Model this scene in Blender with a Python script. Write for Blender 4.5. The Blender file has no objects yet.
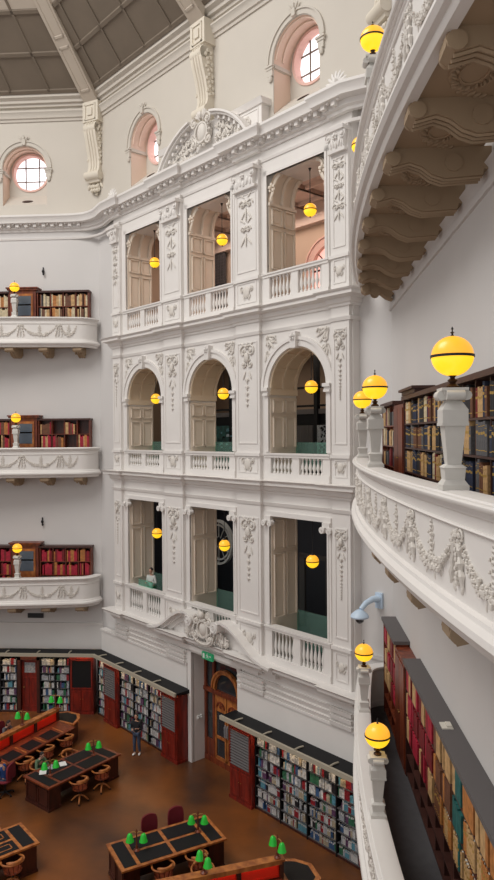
import bpy, bmesh, math, random
from math import sin, cos, pi, sqrt, radians, atan2
from mathutils import Vector, Matrix
from mathutils.geometry import tessellate_polygon

R = random.Random(7); H2 = 1/sqrt(2)
SC = bpy.context.scene
COL = SC.collection

# ------------------------------------------------------------------ camera, sky, lamps, exposure
EYE = 11.77
yaw, pit, rol = radians(3.601), radians(0.517), radians(0.431)
def _lv(x, y, z):
    return Vector((cos(yaw)*x - sin(yaw)*y, sin(yaw)*x + cos(yaw)*y, z))
cr, sr, cp, sp = cos(rol), sin(rol), cos(pit), sin(pit)
right = _lv(cr, -sr*sp, -sr*cp); up = _lv(sr, cr*sp, cr*cp); fwd = _lv(0, cp, -sp)
cam_d = bpy.data.cameras.new('camera'); cam = bpy.data.objects.new('camera', cam_d); COL.objects.link(cam)
cam.matrix_world = Matrix(((right.x, up.x, -fwd.x, 0), (right.y, up.y, -fwd.y, 0), (right.z, up.z, -fwd.z, EYE), (0, 0, 0, 1)))
cam_d.sensor_fit = 'VERTICAL'; cam_d.sensor_height = 24; cam_d.lens = 24*693.6/880
cam_d.clip_start = .05; cam_d.clip_end = 300
SC.camera = cam

w = bpy.data.worlds.new('world'); SC.world = w; w.use_nodes = True
bg = w.node_tree.nodes['Background']
bg.inputs[0].default_value = (1.0, 0.97, 0.95, 1); bg.inputs[1].default_value = 0.50

def area(name, loc, size, power, col, direction, sy=None):
    l = bpy.data.lights.new(name, 'AREA'); l.energy = power; l.color = col; l.size = size
    if sy: l.shape = 'RECTANGLE'; l.size_y = sy
    o = bpy.data.objects.new(name, l); COL.objects.link(o); o.location = loc
    o.rotation_euler = Vector(direction).to_track_quat('-Z', 'Y').to_euler() if sy is None else (0, 0, radians(135)); return o
area('skylight', (-16, 11, 34.5), 17, 5200, (1.0, .97, .93), (0.1, 0.05, -1))
area('gallery_daylight', (1.140-H2*5.5+H2*2.8, 19.911+H2*5.5+H2*2.8, 19.95), 9, 130, (1.0, .80, .68), (0, 0, -1), 2)
area('low_gallery_fill', (1.140-H2*5.5+H2*2.8, 19.911+H2*5.5+H2*2.8, 9.2), 9, 14, (1.0, .9, .8), (0, 0, -1), 2)  # unseen fill light, added to lift the lowest gallery out of black
area('gallery_fill', (1.140-H2*5.5+H2*2.8, 19.911+H2*5.5+H2*2.8, 14.6), 9, 70, (1.0, .85, .7), (0, 0, -1), 2)  # added fill without a fitting, brightens the brown middle gallery

SC.view_settings.view_transform = 'Standard'
SC.view_settings.look = 'None'
SC.view_settings.gamma = 1
SC.view_settings.use_curve_mapping = False
SC.view_settings.exposure = 0.24

# ------------------------------------------------------------------ materials
MT = {}
def mat(name, col, rough=.6, metal=0, var=0, scale=3, col2=None, bump=0, bscale=20, emit=None, es=1, spec=.5, trans=0, stretch=None, detail=3):
    m = bpy.data.materials.new(name); m.use_nodes = True; nt = m.node_tree; b = nt.nodes['Principled BSDF']
    b.inputs['Base Color'].default_value = (*col, 1); b.inputs['Roughness'].default_value = rough
    b.inputs['Metallic'].default_value = metal; b.inputs['Specular IOR Level'].default_value = spec
    if trans: b.inputs['Transmission Weight'].default_value = trans
    if emit: b.inputs['Emission Color'].default_value = (*emit, 1); b.inputs['Emission Strength'].default_value = es
    tc = nt.nodes.new('ShaderNodeTexCoord'); src = tc.outputs['Object']
    if stretch:
        mp = nt.nodes.new('ShaderNodeMapping'); mp.inputs['Scale'].default_value = stretch
        nt.links.new(src, mp.inputs[0]); src = mp.outputs[0]
    if var or col2:
        n = nt.nodes.new('ShaderNodeTexNoise'); n.inputs['Scale'].default_value = scale; n.inputs['Detail'].default_value = detail
        nt.links.new(src, n.inputs['Vector'])
        r = nt.nodes.new('ShaderNodeValToRGB'); c2 = col2 or tuple(min(1, c*(1-var)) for c in col)
        r.color_ramp.elements[0].position = .35; r.color_ramp.elements[1].position = .65
        r.color_ramp.elements[0].color = (*c2, 1); r.color_ramp.elements[1].color = (*col, 1)
        nt.links.new(n.outputs[0], r.inputs[0]); nt.links.new(r.outputs[0], b.inputs['Base Color'])
    if bump:
        n = nt.nodes.new('ShaderNodeTexNoise'); n.inputs['Scale'].default_value = bscale; nt.links.new(src, n.inputs['Vector'])
        bp = nt.nodes.new('ShaderNodeBump'); bp.inputs['Strength'].default_value = bump; bp.inputs['Distance'].default_value = .02
        nt.links.new(n.outputs[0], bp.inputs['Height']); nt.links.new(bp.outputs[0], b.inputs['Normal'])
    MT[name] = m; return m
mat('plaster', (.78, .75, .72), .55, var=.05, scale=.7)
mat('wall_paint', (.66, .64, .625), .7, var=.04, scale=.5)
mat('cream_paint', (.61, .565, .50), .7, var=.04, scale=.5)
mat('relief', (.68, .64, .59), .6)
mat('stone_white', (.66, .64, .60), .5, var=.08, scale=4)
mat('taupe', (.205, .165, .125), .8, var=.1, scale=1)
mat('rib', (.55, .48, .40), .7, var=.05, scale=1)
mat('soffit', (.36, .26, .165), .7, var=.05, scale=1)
mat('pink', (.80, .52, .45), .7); mat('peach_light', (.80, .63, .52), .7)  # the second colour holds the warm light inside the round-window niches
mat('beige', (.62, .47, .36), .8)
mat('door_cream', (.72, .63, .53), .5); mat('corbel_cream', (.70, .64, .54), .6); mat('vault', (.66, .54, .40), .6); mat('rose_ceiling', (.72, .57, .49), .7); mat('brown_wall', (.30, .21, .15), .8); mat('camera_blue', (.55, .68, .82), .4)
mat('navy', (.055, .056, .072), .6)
mat('black', (.01, .01, .011), .6, spec=.2)
mat('black_leather', (.010, .010, .012), .6, spec=.25, var=.4, scale=30)
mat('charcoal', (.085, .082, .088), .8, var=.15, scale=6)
mat('greytop', (.11, .10, .10), .7)
mat('floor', (.22, .070, .014), .36, col2=(.055, .023, .012), scale=.35, bump=.12, bscale=6, detail=5)
mat('wood', (.22, .045, .014), .4, col2=(.10, .018, .008), scale=3, stretch=(3, 3, .6))
mat('wood_orange', (.50, .18, .045), .4, col2=(.26, .075, .02), scale=3, stretch=(2, 2, .8))
mat('wood_dark', (.07, .016, .009), .4, col2=(.035, .009, .006), scale=4, stretch=(3, 3, .6))
mat('wood_red', (.25, .018, .008), .4, col2=(.12, .010, .006), scale=3, stretch=(3, 3, .6))
mat('shelf_wood', (.065, .022, .016), .45, var=.3, scale=5)
mat('maroon', (.16, .008, .018), .8)
mat('red_panel', (.80, .03, .008), .5)
mat('brass', (.50, .30, .10), .35, metal=.8)
mat('bronze', (.06, .03, .02), .4, metal=.7)
mat('iron', (.03, .028, .03), .5, metal=.5)
mat('green_glass', (.02, .42, .04), .2, emit=(.03, .6, .04), es=.12)
mat('globe_yellow', (.9, .5, .03), .3, emit=(1.0, .58, .016), es=.92)
mat('globe_amber', (.8, .36, .03), .3, emit=(.98, .45, .03), es=.70)
mat('pale_metal', (.40, .36, .28), .5)
mat('steel', (.45, .47, .50), .35, metal=.5)
mat('white', (.78, .78, .76), .6)
mat('paper', (.62, .59, .52), .8)
mat('blue_grey', (.42, .52, .62), .4)
mat('slate', (.09, .115, .15), .4)
mat('screen', (.035, .045, .055), .3)
mat('tealcloth', (.012, .10, .09), .6, col2=(.008, .03, .03), scale=6)
mat('exit_green', (.02, .22, .09), .5, emit=(.02, .45, .18), es=.18)
mat('pane', (.8, .85, .95), .2, emit=(1.0, .92, .95), es=1.0)
mat('pink_pane', (.8, .5, .45), .3, emit=(1.0, .52, .45), es=.8)
mat('strip', (.9, .8, .6), .4, emit=(1.0, .72, .42), es=8)
mat('redtube', (1, .3, .2), .4, emit=(1.0, .22, .10), es=5)
mat('dark_glass', (.03, .035, .04), .08, spec=.8)
mat('skin', (.50, .28, .20), .55); mat('skin_dark', (.22, .11, .07), .55); mat('hair', (.012, .008, .007), .6)
mat('cloth_black', (.012, .012, .016), .8); mat('jeans', (.05, .07, .12), .8); mat('cloth_blue', (.02, .07, .25), .8)
mat('cloth_pink', (.5, .2, .22), .8); mat('cloth_white', (.6, .6, .58), .8); mat('cloth_green', (.10, .16, .09), .8)
mat('cloth_grey', (.10, .10, .11), .8); mat('gallery_green', (.03, .22, .10), .8)
mat('gold', (.45, .28, .07), .4, metal=.4)
m = bpy.data.materials.new('tint_glass'); m.use_nodes = True; nt = m.node_tree
b = nt.nodes['Principled BSDF']; b.inputs['Base Color'].default_value = (.50, .66, .61, 1); b.inputs['Roughness'].default_value = .1
tr = nt.nodes.new('ShaderNodeBsdfTransparent'); tr.inputs[0].default_value = (.62, .92, .82, 1)
mx = nt.nodes.new('ShaderNodeMixShader'); mx.inputs[0].default_value = .12
nt.links.new(tr.outputs[0], mx.inputs[1]); nt.links.new(b.outputs[0], mx.inputs[2]); nt.links.new(mx.outputs[0], nt.nodes['Material Output'].inputs[0])
MT['tint_glass'] = m
VOL = [('crimson', (.45, .012, .040)), ('dark red', (.20, .008, .012)), ('tan', (.62, .38, .17)), ('brown', (.17, .065, .030)), ('navy blue', (.022, .030, .065)),
       ('black', (.020, .018, .020)), ('cream', (.70, .58, .38)), ('teal', (.02, .13, .12)), ('orange', (.52, .20, .05)), ('grey', (.12, .115, .12))]
LIB = [('white', (.72, .71, .69)), ('pale grey', (.45, .47, .50)), ('black', (.02, .02, .025)), ('red', (.34, .02, .03)), ('blue', (.05, .12, .26)), ('cream', (.50, .42, .30)), ('green', (.04, .17, .09)), ('sky blue', (.12, .33, .42)), ('purple', (.14, .06, .14))]
for n, c in VOL: mat('vol_'+n, c, .6, var=.35, scale=9)
for n, c in LIB: mat('lib_'+n, c, .45, var=.5, scale=14)

# ------------------------------------------------------------------ mesh builder
class MB:
    def __init__(s, f=None): s.v = []; s.fc = []; s.mi = []; s.f = f; s.m = 0
    def add(s, vs, fs):
        n = len(s.v); f = s.f
        if f: s.v += [tuple(f(*p)) for p in vs]
        else: s.v += [tuple(p) for p in vs]
        s.fc += [tuple(i+n for i in q) for q in fs]; s.mi += [s.m]*len(fs); return s
    def box(s, x0, x1, y0, y1, z0, z1):
        return s.add([(x0, y0, z0), (x1, y0, z0), (x1, y1, z0), (x0, y1, z0), (x0, y0, z1), (x1, y0, z1), (x1, y1, z1), (x0, y1, z1)],
              [(0, 3, 2, 1), (4, 5, 6, 7), (0, 1, 5, 4), (1, 2, 6, 5), (2, 3, 7, 6), (3, 0, 4, 7)])
    def frus(s, cx, cy, z0, z1, a0, b0, a1, b1):      # tapered block, half sizes
        return s.add([(cx-a0, cy-b0, z0), (cx+a0, cy-b0, z0), (cx+a0, cy+b0, z0), (cx-a0, cy+b0, z0), (cx-a1, cy-b1, z1), (cx+a1, cy-b1, z1), (cx+a1, cy+b1, z1), (cx-a1, cy+b1, z1)],
              [(0, 3, 2, 1), (4, 5, 6, 7), (0, 1, 5, 4), (1, 2, 6, 5), (2, 3, 7, 6), (3, 0, 4, 7)])
    def panel(s, x0, x1, z0, z1, y, wd=.05, h=.02):   # raised picture-frame moulding
        s.box(x0, x1, y, y+h, z0, z0+wd); s.box(x0, x1, y, y+h, z1-wd, z1); s.box(x0, x0+wd, y, y+h, z0+wd, z1-wd); return s.box(x1-wd, x1, y, y+h, z0+wd, z1-wd)
    def lathe(s, prof, c=(0, 0, 0), seg=12):
        vs = []; k = len(prof)
        for r, z in prof:
            for j in range(seg):
                a = 2*pi*j/seg; vs.append((c[0]+r*cos(a), c[1]+r*sin(a), c[2]+z))
        fs = [(i*seg+j, i*seg+(j+1) % seg, (i+1)*seg+(j+1) % seg, (i+1)*seg+j) for i in range(k-1) for j in range(seg)]
        fs += [tuple(range(seg-1, -1, -1)), tuple((k-1)*seg+j for j in range(seg))]
        return s.add(vs, fs)
    def tube(s, pts, r, seg=6):
        pts = [Vector(p) for p in pts]; n = len(pts); rr = r if isinstance(r, (list, tuple)) else [r]*n
        vs = []; t0 = (pts[1]-pts[0]).normalized(); a = Vector((0, 0, 1)) if abs(t0.z) < .9 else Vector((1, 0, 0)); nx = t0.cross(a).normalized()
        for i, p in enumerate(pts):
            t = (pts[min(i+1, n-1)]-pts[max(i-1, 0)]); t = t.normalized() if t.length > 1e-9 else t0
            nx = nx - t*nx.dot(t)
            nx = nx.normalized() if nx.length > 1e-6 else t.orthogonal().normalized()
            ny = t.cross(nx)
            for j in range(seg):
                q = 2*pi*j/seg; vs.append(p+(nx*cos(q)+ny*sin(q))*rr[i])
        fs = [(i*seg+j, i*seg+(j+1) % seg, (i+1)*seg+(j+1) % seg, (i+1)*seg+j) for i in range(n-1) for j in range(seg)]
        fs += [tuple(range(seg-1, -1, -1)), tuple((n-1)*seg+j for j in range(seg))]
        return s.add(vs, fs)
    def cyl(s, p0, p1, r0, r1=None, seg=10): return s.tube([p0, p1], [r0, r0 if r1 is None else r1], seg)
    def ell(s, c, ax, ay, az, seg=8, rings=5):
        c, ax, ay, az = Vector(c), Vector(ax), Vector(ay), Vector(az); vs = [c-az]
        for i in range(1, rings):
            th = pi*i/rings
            for j in range(seg):
                q = 2*pi*j/seg; vs.append(c - az*cos(th) + (ax*cos(q)+ay*sin(q))*sin(th))
        vs.append(c+az); L = len(vs)-1
        fs = [(0, 1+(j+1) % seg, 1+j) for j in range(seg)]
        fs += [(1+i*seg+j, 1+i*seg+(j+1) % seg, 1+(i+1)*seg+(j+1) % seg, 1+(i+1)*seg+j) for i in range(rings-2) for j in range(seg)]
        fs += [(L, 1+(rings-2)*seg+j, 1+(rings-2)*seg+(j+1) % seg) for j in range(seg)]
        return s.add(vs, fs)
    def ball(s, c, rx, ry=None, rz=None, seg=8, rings=5):
        ry = rx if ry is None else ry; rz = rx if rz is None else rz
        return s.ell(c, (rx, 0, 0), (0, ry, 0), (0, 0, rz), seg, rings)
    def slab(s, outer, holes, d0, d1):                # polygon in (u, z) with holes, extruded in d
        loops = [outer]+holes; flat = [p for l in loops for p in l]
        tris = tessellate_polygon([[Vector((p[0], p[1], 0)) for p in l] for l in loops])
        n = len(flat); vs = [(p[0], d0, p[1]) for p in flat]+[(p[0], d1, p[1]) for p in flat]
        fs = [tuple(t) for t in tris]+[tuple(i+n for i in reversed(t)) for t in tris]; o = 0
        for l in loops:
            k = len(l); fs += [(o+i, o+(i+1) % k, n+o+(i+1) % k, n+o+i) for i in range(k)]; o += k
        return s.add(vs, fs)
    def prism(s, poly, z0, z1):                       # polygon in (x, y), extruded in z
        tris = tessellate_polygon([[Vector((p[0], p[1], 0)) for p in poly]]); n = len(poly)
        vs = [(p[0], p[1], z0) for p in poly]+[(p[0], p[1], z1) for p in poly]
        fs = [tuple(t) for t in tris]+[tuple(i+n for i in reversed(t)) for t in tris]+[(i, (i+1) % n, n+(i+1) % n, n+i) for i in range(n)]
        return s.add(vs, fs)
    def prof_u(s, prof, u0, u1):                      # (d, z) outline extruded along u
        n = len(prof); vs = [(u0, d, z) for d, z in prof]+[(u1, d, z) for d, z in prof]
        tris = tessellate_polygon([[Vector((p[0], p[1], 0)) for p in prof]])
        return s.add(vs, [tuple(t) for t in tris]+[tuple(i+n for i in t) for t in tris]+[(i, (i+1) % n, n+(i+1) % n, n+i) for i in range(n)])
    def sweep(s, path, prof, side=1, closed=True):    # path of (x, y); prof of (offset, z)
        n = len(path); vs = []; k = len(prof); P = [Vector(p) for p in path]
        for i in range(n):
            a = (P[i]-P[i-1]).normalized() if i else None; b_ = (P[i+1]-P[i]).normalized() if i < n-1 else None
            a = a or b_; b_ = b_ or a
            na, nb = Vector((-a.y, a.x))*side, Vector((-b_.y, b_.x))*side
            mm = (na+nb); mm = mm/max(.3, mm.dot(na)) if mm.length > 1e-6 else na
            for o, z in prof: vs.append((P[i].x+mm.x*o, P[i].y+mm.y*o, z))
        kk = k if closed else k-1
        fs = [(i*k+j, i*k+(j+1) % k, (i+1)*k+(j+1) % k, (i+1)*k+j) for i in range(n-1) for j in range(kk)]
        if closed:
            tris = tessellate_polygon([[Vector((p[0], p[1], 0)) for p in prof]])
            fs += [tuple(t) for t in tris]+[tuple(i+(n-1)*k for i in t) for t in tris]
        return s.add(vs, fs)

def tag(o, label=None, cat=None, group=None, kind=None):
    if label: o['label'] = label
    if cat: o['category'] = cat
    if group: o['group'] = group
    if kind: o['kind'] = kind
    return o
def mk(name, mb, mats, parent=None, local=False, label=None, cat=None, group=None, kind=None, smooth=True):
    mats = mats if isinstance(mats, (list, tuple)) else [mats]
    vs = mb.v
    if parent is None:
        if local: off = Vector((0, 0, 0))
        else:
            xs = [p[0] for p in vs]; ys = [p[1] for p in vs]; zs = [p[2] for p in vs]
            off = Vector(((min(xs)+max(xs))/2, (min(ys)+max(ys))/2, min(zs)))
    else:
        off = Vector((0, 0, 0)) if local else WL[parent.name]
    me = bpy.data.meshes.new(name); me.from_pydata([(p[0]-off.x, p[1]-off.y, p[2]-off.z) for p in vs], [], mb.fc)
    for m_ in mats: me.materials.append(MT[m_])
    me.polygons.foreach_set('material_index', mb.mi)
    bm = bmesh.new(); bm.from_mesh(me); bmesh.ops.recalc_face_normals(bm, faces=bm.faces); bm.to_mesh(me); bm.free()
    if smooth: me.shade_smooth(); me.set_sharp_from_angle(angle=.65)
    o = bpy.data.objects.new(name, me); COL.objects.link(o)
    if parent: o.parent = parent; WL[o.name] = WL[parent.name].copy() if not local else Vector((0, 0, 0))
    else: o.location = off; WL[o.name] = off.copy()
    if parent and not local: pass
    return tag(o, label, cat, group, kind)
WL = {}
def thing(name, label, cat, loc=(0, 0, 0), group=None, rz=0):
    o = bpy.data.objects.new(name, None); COL.objects.link(o); o.location = loc; o.rotation_euler.z = rz; o.empty_display_size = .2
    WL[o.name] = Vector(loc); return tag(o, label, cat, group)
def S(name, mb, mats, parent=None, **k):
    return mk(name, mb, mats, parent, kind=None if parent else 'structure', **k)
KIDS = {}
def copy_tree(o, parent=None):
    c = o.copy(); COL.objects.link(c)
    if parent: c.parent = parent
    for ch in [x for x in KIDSOF(o)]: copy_tree(ch, c)
    return c
def KIDSOF(o):
    if o.name not in KIDS: KIDS[o.name] = list(o.children)
    return KIDS[o.name]

# ------------------------------------------------------------------ frames: (u along wall, d out of wall, z)
H2 = 1/sqrt(2)
def mkframe(O, U, N):
    f = lambda u, d, z: (O[0]+u*U[0]+d*N[0], O[1]+u*U[1]+d*N[1], z)
    f.rz = atan2(U[1], U[0]); f.U = U; f.N = N; f.O = O; return f
MID = mkframe((1.140, 19.911), (-H2, H2), (-H2, -H2))
LEFT = mkframe((-8.25, 29.689), (-1, 0), (0, -1))
RIGHT = mkframe((2.698, 3.26), (0, 1), (-1, 0))
HALF = 7.741; CTR = 5.5

# ------------------------------------------------------------------ relief ornament (local u, d, z)
def spiral(mb, u, z, r, d, sgn=1, a0=0, turns=1.4, th=.03, n=12, flip=1):
    pts = []; rs = []
    for i in range(n+1):
        t = i/n; a = a0+sgn*turns*2*pi*t; q = r*(1-.82*t)
        pts.append((u+q*cos(a), d-.01+.01*t, z+q*sin(a)*flip)); rs.append(th*.78*(1-.35*t))
    mb.tube(pts, rs, 5); mb.ball((u, d+.01, z), th*1.2, th*.9, th*1.2, 6, 4)
def leaf(mb, u, z, ang, L, wd, d, th=.03):
    ca, sa = cos(ang), sin(ang)
    mb.ell((u+ca*L/2, d-.01, z+sa*L/2), (ca*L/2, 0, sa*L/2), (0, th*.75, 0), (-sa*wd*.75, 0, ca*wd*.75), 6, 4)
def rosette(mb, u, z, r, d, n=5):
    mb.ball((u, d+r*.25, z), r*.4, r*.4, r*.4, 6, 4)
    for i in range(n):
        a = 2*pi*i/n+.3; mb.ball((u+cos(a)*r*.62, d, z+sin(a)*r*.62), r*.36, r*.3, r*.36, 5, 4)
def candelabra(mb, u, z0, z1, wd, d=.03):
    z = z1; i = 0; h = wd*1.15
    while z-h > z0:
        k = wd*(.5 if i % 2 == 0 else .36)
        for s_ in (1, -1):
            spiral(mb, u+s_*k*.5, z-h*.35, k*.45, d, s_, 0 if s_ > 0 else pi, 1.2, wd*.055, 9)
            leaf(mb, u+s_*k*.1, z-h*.6, radians(-90+s_*38), h*.5, wd*.07, d, .025)
            leaf(mb, u+s_*k*.2, z-h*.1, radians(90-s_*50), h*.35, wd*.06, d, .025)
        rosette(mb, u, z-h*.3, wd*.13, d+.01); leaf(mb, u, z-h*.45, -pi/2, h*.6, wd*.07, d+.01)
        z -= h; i += 1
def drop(mb, u, ztop, h, wd, d=.03):
    k = wd*.5; z = ztop
    for s_ in (1, -1):
        spiral(mb, u+s_*k*.5, z-k*.5, k*.5, d, -s_, pi/2, 1.2, wd*.06, 10)
        spiral(mb, u+s_*k*.45, z-k*1.7, k*.42, d, s_, pi/2, 1.2, wd*.05, 10)
        leaf(mb, u+s_*k*.2, z-k*2.3, radians(-90+s_*25), k*.9, wd*.07, d)
        leaf(mb, u+s_*k*.2, z-k*.1, radians(90-s_*60), k*.8, wd*.06, d)
    mb.ball((u, d+.02, z-k*1.1), wd*.17, .05, wd*.24, 7, 5); rosette(mb, u, z-k*.1, wd*.15, d)
    z -= k*2.9; r = wd*.13
    while z > ztop-h and r > .02:
        leaf(mb, u, z, -pi/2, r*2.2, r*.6, d+.01); leaf(mb, u, z, radians(-50), r*1.6, r*.4, d); leaf(mb, u, z, radians(-130), r*1.6, r*.4, d); z -= r*2.6; r *= .9
def shield(mb, u, z, wd, d=.03):
    mb.ball((u, d, z), wd*.25, .04, wd*.3, 8, 5)
    for s_ in (1, -1):
        spiral(mb, u+s_*wd*.33, z+wd*.15, wd*.16, d, -s_, pi/2, 1.1, wd*.05, 9); leaf(mb, u+s_*wd*.3, z-wd*.1, radians(-90-s_*30), wd*.35, wd*.07, d)
def capital(mb, u, z0, z1, wd, d0, dep):     # carved leafy console capital
    h = z1-z0
    mb.frus(u, d0+dep*.25, z0, z0+h*.12, wd*.52, dep*.4, wd*.54, dep*.45)
    mb.frus(u, d0+dep*.25, z0+h*.12, z1-h*.15, wd*.42, dep*.3, wd*.50, dep*.7)
    mb.frus(u, d0+dep*.3, z1-h*.15, z1, wd*.58, dep*.9, wd*.60, dep*1.0)
    for s_ in (1, -1):
        spiral(mb, u+s_*wd*.42, z1-h*.35, h*.2, d0+dep*.9, -s_, pi/2, 1.3, h*.055, 10)
        leaf(mb, u+s_*wd*.12, z0+h*.2, radians(90-s_*20), h*.5, wd*.09, d0+dep*.75, .05); leaf(mb, u+s_*wd*.3, z0+h*.15, radians(90-s_*10), h*.4, wd*.08, d0+dep*.7, .05)
    rosette(mb, u, z1-h*.35, h*.16, d0+dep*.95); leaf(mb, u, z0+h*.1, pi/2, h*.4, wd*.08, d0+dep*.75, .05)
def spray(mb, u, z, su, sz, wd, d=.03):      # acanthus spray filling a corner, growing towards (su, sz)
    for k in range(4):
        a = atan2(sz, su)+radians(-36+24*k); leaf(mb, u, z, a, wd*(.9 if k in (1, 2) else .75), wd*.10, d)
    spiral(mb, u+su*wd*.55, z+sz*wd*.2, wd*.22, d, su, 0, 1.2, wd*.05, 9); spiral(mb, u+su*wd*.2, z+sz*wd*.6, wd*.2, d, -su, 0, 1.2, wd*.05, 9)
    rosette(mb, u+su*wd*.12, z+sz*wd*.1, wd*.13, d+.01)
def arc(cx, cz, r, a0, a1, n): return [(cx+r*cos(a0+(a1-a0)*i/n), cz+r*sin(a0+(a1-a0)*i/n)) for i in range(n+1)]
def band(mb, cx, cz, r0, r1, a0, a1, d0, d1, n=20):
    for i in range(n):
        b0, b1 = a0+(a1-a0)*i/n, a0+(a1-a0)*(i+1)/n
        q = [(cx+r*cos(a), cz+r*sin(a)) for r, a in ((r0, b0), (r1, b0), (r1, b1), (r0, b1))]
        mb.add([(p[0], d0, p[1]) for p in q]+[(p[0], d1, p[1]) for p in q], [(0, 1, 2, 3), (7, 6, 5, 4), (0, 4, 5, 1), (1, 5, 6, 2), (2, 6, 7, 3), (3, 7, 4, 0)])
# ================================================================== STRUCTURE
# floor
mb = MB(); mb.prism([(-34, -4), (12, -4), (12, 20), (-8, 40), (-34, 40)], -.2, 0); S('floor', mb, 'floor')

# middle wall with its nine openings and the doorway
BAY = [(8.43, 10.85), (4.29, 6.71), (.13, 2.55)]
F0, F1 = -.85, 11.85
holes = []
for a, b in BAY:
    holes.append([(a, 4.60), (b, 4.60), (b, 9.2), (a, 9.2)])
    holes.append([(a, 10.32), (b, 10.32)]+arc((a+b)/2, 13.17, 1.21, 0, pi, 18))
    holes.append([(a, 15.72), (b, 15.72), (b, 19.8), (a, 19.8)])
outer = [(F1, 20.75), (F0, 20.75), (F0, 0), (4.15, 0), (4.15, 4.0), (6.65, 4.0), (6.65, 0), (F1, 0)]
mb = MB(MID); mb.slab(outer, holes, 0, -1.2)
wm = S('wall_middle', mb, 'plaster')
# recessed strips beside it and the upper wall with round windows
OC = [(9.93, 23.5), (1.56, 23.5)]
mb = MB(MID)
mb.slab([(F1-.1, 0), (13.55, 0), (13.55, 20.9), (F1-.1, 20.9)], [], -.275, -1.0)
mb.slab([(-1.93, 0), (F0+.1, 0), (F0+.1, 20.9), (-1.93, 20.9)], [], -.275, -1.0)
S('wall_middle_recess', mb, 'wall_paint')
def oc_hole(u):   # niche outline: straight sides with an arched head
    return [(u-.98, 21.8), (u+.98, 21.8)]+arc(u, 23.4, .98, 0, pi, 18)
mb = MB(MID); mb.slab([(-1.93, 20.7), (13.55, 20.7), (13.55, 26.9), (-1.93, 26.9)], [oc_hole(u) for u, z in OC], -.275, -1.1)
S('wall_middle_upper', mb, 'cream_paint')
OCL = [3.25, 12.2]
mb = MB(LEFT); mb.slab([(0, 20.7), (15.5, 20.7), (15.5, 26.9), (0, 26.9)], [oc_hole(u) for u in OCL], 0, -.85)
S('wall_left_upper', mb, 'cream_paint')
mb = MB(LEFT); mb.box(-.4, 15.5, -.6, 0, 0, 20.8); S('wall_left', mb, 'wall_paint')
mb = MB(RIGHT); mb.box(-.1, 15.9, -.6, 0, 0, 26.6); S('wall_right', mb, 'wall_paint')

# round windows
def oculus(fr, u, d, nm):
    dd = d-.85; Z = 23.48
    mb = MB(fr); mb.slab([(u-1.2, 21.6), (u+1.2, 21.6), (u+1.2, 24.6), (u-1.2, 24.6)], [arc(u, Z, .80, 0, 2*pi, 28)[:-1]], dd+.1, dd-.02)
    w = S(nm, mb, 'cream_paint')
    n = 28; m = MB(fr); m.add([(u, dd-.16, Z)]+[(p[0], dd-.16, p[1]) for p in arc(u, Z, .86, 0, 2*pi, n)[:-1]], [(0, 1+i, 1+(i+1) % n) for i in range(n)])
    mk('pane', m, 'pane', w, label='round leaded glass bright with daylight')
    m = MB(fr); band(m, u, Z, .77, .86, 0, 2*pi, dd-.2, dd+.14, 28); mk('round_rim', m, 'pink', w, label='round rim with pink light put into its colour')  # the rim's pink is light painted into the material
    m = MB(fr)
    for k in (-.31, .31):
        m.box(u+k-.022, u+k+.022, dd-.15, dd-.12, Z-.74, Z+.74); m.box(u-.74, u+.74, dd-.15, dd-.12, Z+k-.022, Z+k+.022)
    mk('glazing_bars', m, 'taupe', w)
    m = MB(fr); m.add([(u-.97, d-.03, 21.82), (u+.97, d-.03, 21.82), (u+.97, dd+.1, 22.45), (u-.97, dd+.1, 22.45), (u-.97, d-.03, 21.7), (u+.97, d-.03, 21.7), (u+.97, dd+.1, 21.7), (u-.97, dd+.1, 21.7)], [(0, 1, 2, 3), (7, 6, 5, 4), (0, 4, 5, 1), (1, 5, 6, 2), (2, 6, 7, 3), (3, 7, 4, 0)])
    mk('window_sill', m, 'cream_paint', w)
    m = MB(fr); m.ell((u, d-.33, 22.08), (.26, 0, 0), (0, -.14, .09), (0, .02, .03), 12, 5); mk('oval_vent', m, 'bronze', w, label='small dark oval vent')
    # niche lining, warm light of the window put into its colour
    P_ = [(u-.975, 21.8), (u-.975, 23.4)]+arc(u, 23.4, .975, pi, 0, 18)+[(u+.975, 21.8)]
    m = MB(fr); vs = []
    for p in P_: vs += [(p[0], d-.02, p[1]), (p[0], dd+.09, p[1])]
    m.add(vs, [(2*i, 2*i+1, 2*i+3, 2*i+2) for i in range(len(P_)-1)]); mk('niche_lining', m, 'peach_light', w)
    m = MB(fr); band(m, u, 23.4, .93, .972, .12, pi-.12, d-.42, d-.36, 18); band(m, u, 23.4, .93, .972, .12, pi-.12, d-.12, d-.08, 18); mk('lining_moulding', m, 'peach_light', w)
    m = MB(fr)
    band(m, u, 23.4, 1.0, 1.15, 0, pi, d-.02, d+.03, 22); band(m, u, 23.4, 1.15, 1.21, 0, pi, d-.02, d+.07, 22)
    for s_ in (1, -1):
        x = u+s_*1.08
        m.box(x-.17, x+.17, d-.5, d+.12, 23.28, 23.34); m.box(x-.14, x+.14, d-.5, d+.09, 23.2, 23.28); m.box(x-.11, x+.11, d-.02, d+.07, 23.0, 23.2); m.ball((x, d+.04, 22.92), .09, .06, .11, 8, 5)
        m.box(*sorted((u+s_*.90, u+s_*.98)), dd+.1, d, 23.22, 23.34)
    m.box(u-.08, u+.08, d-.02, d+.12, 24.4, 24.62)
    for k in (-1, 0, 1): leaf(m, u+k*.06, 24.58, pi/2-k*.6, .26, .06, d+.1, .05)
    mk('surround', m, 'cream_paint', w)
oculus(MID, OC[0][0], -.275, 'window_1'); oculus(MID, OC[1][0], -.275, 'window_2'); oculus(LEFT, OCL[0], 0, 'window_3'); oculus(LEFT, OCL[1], 0, 'window_4')

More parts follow.
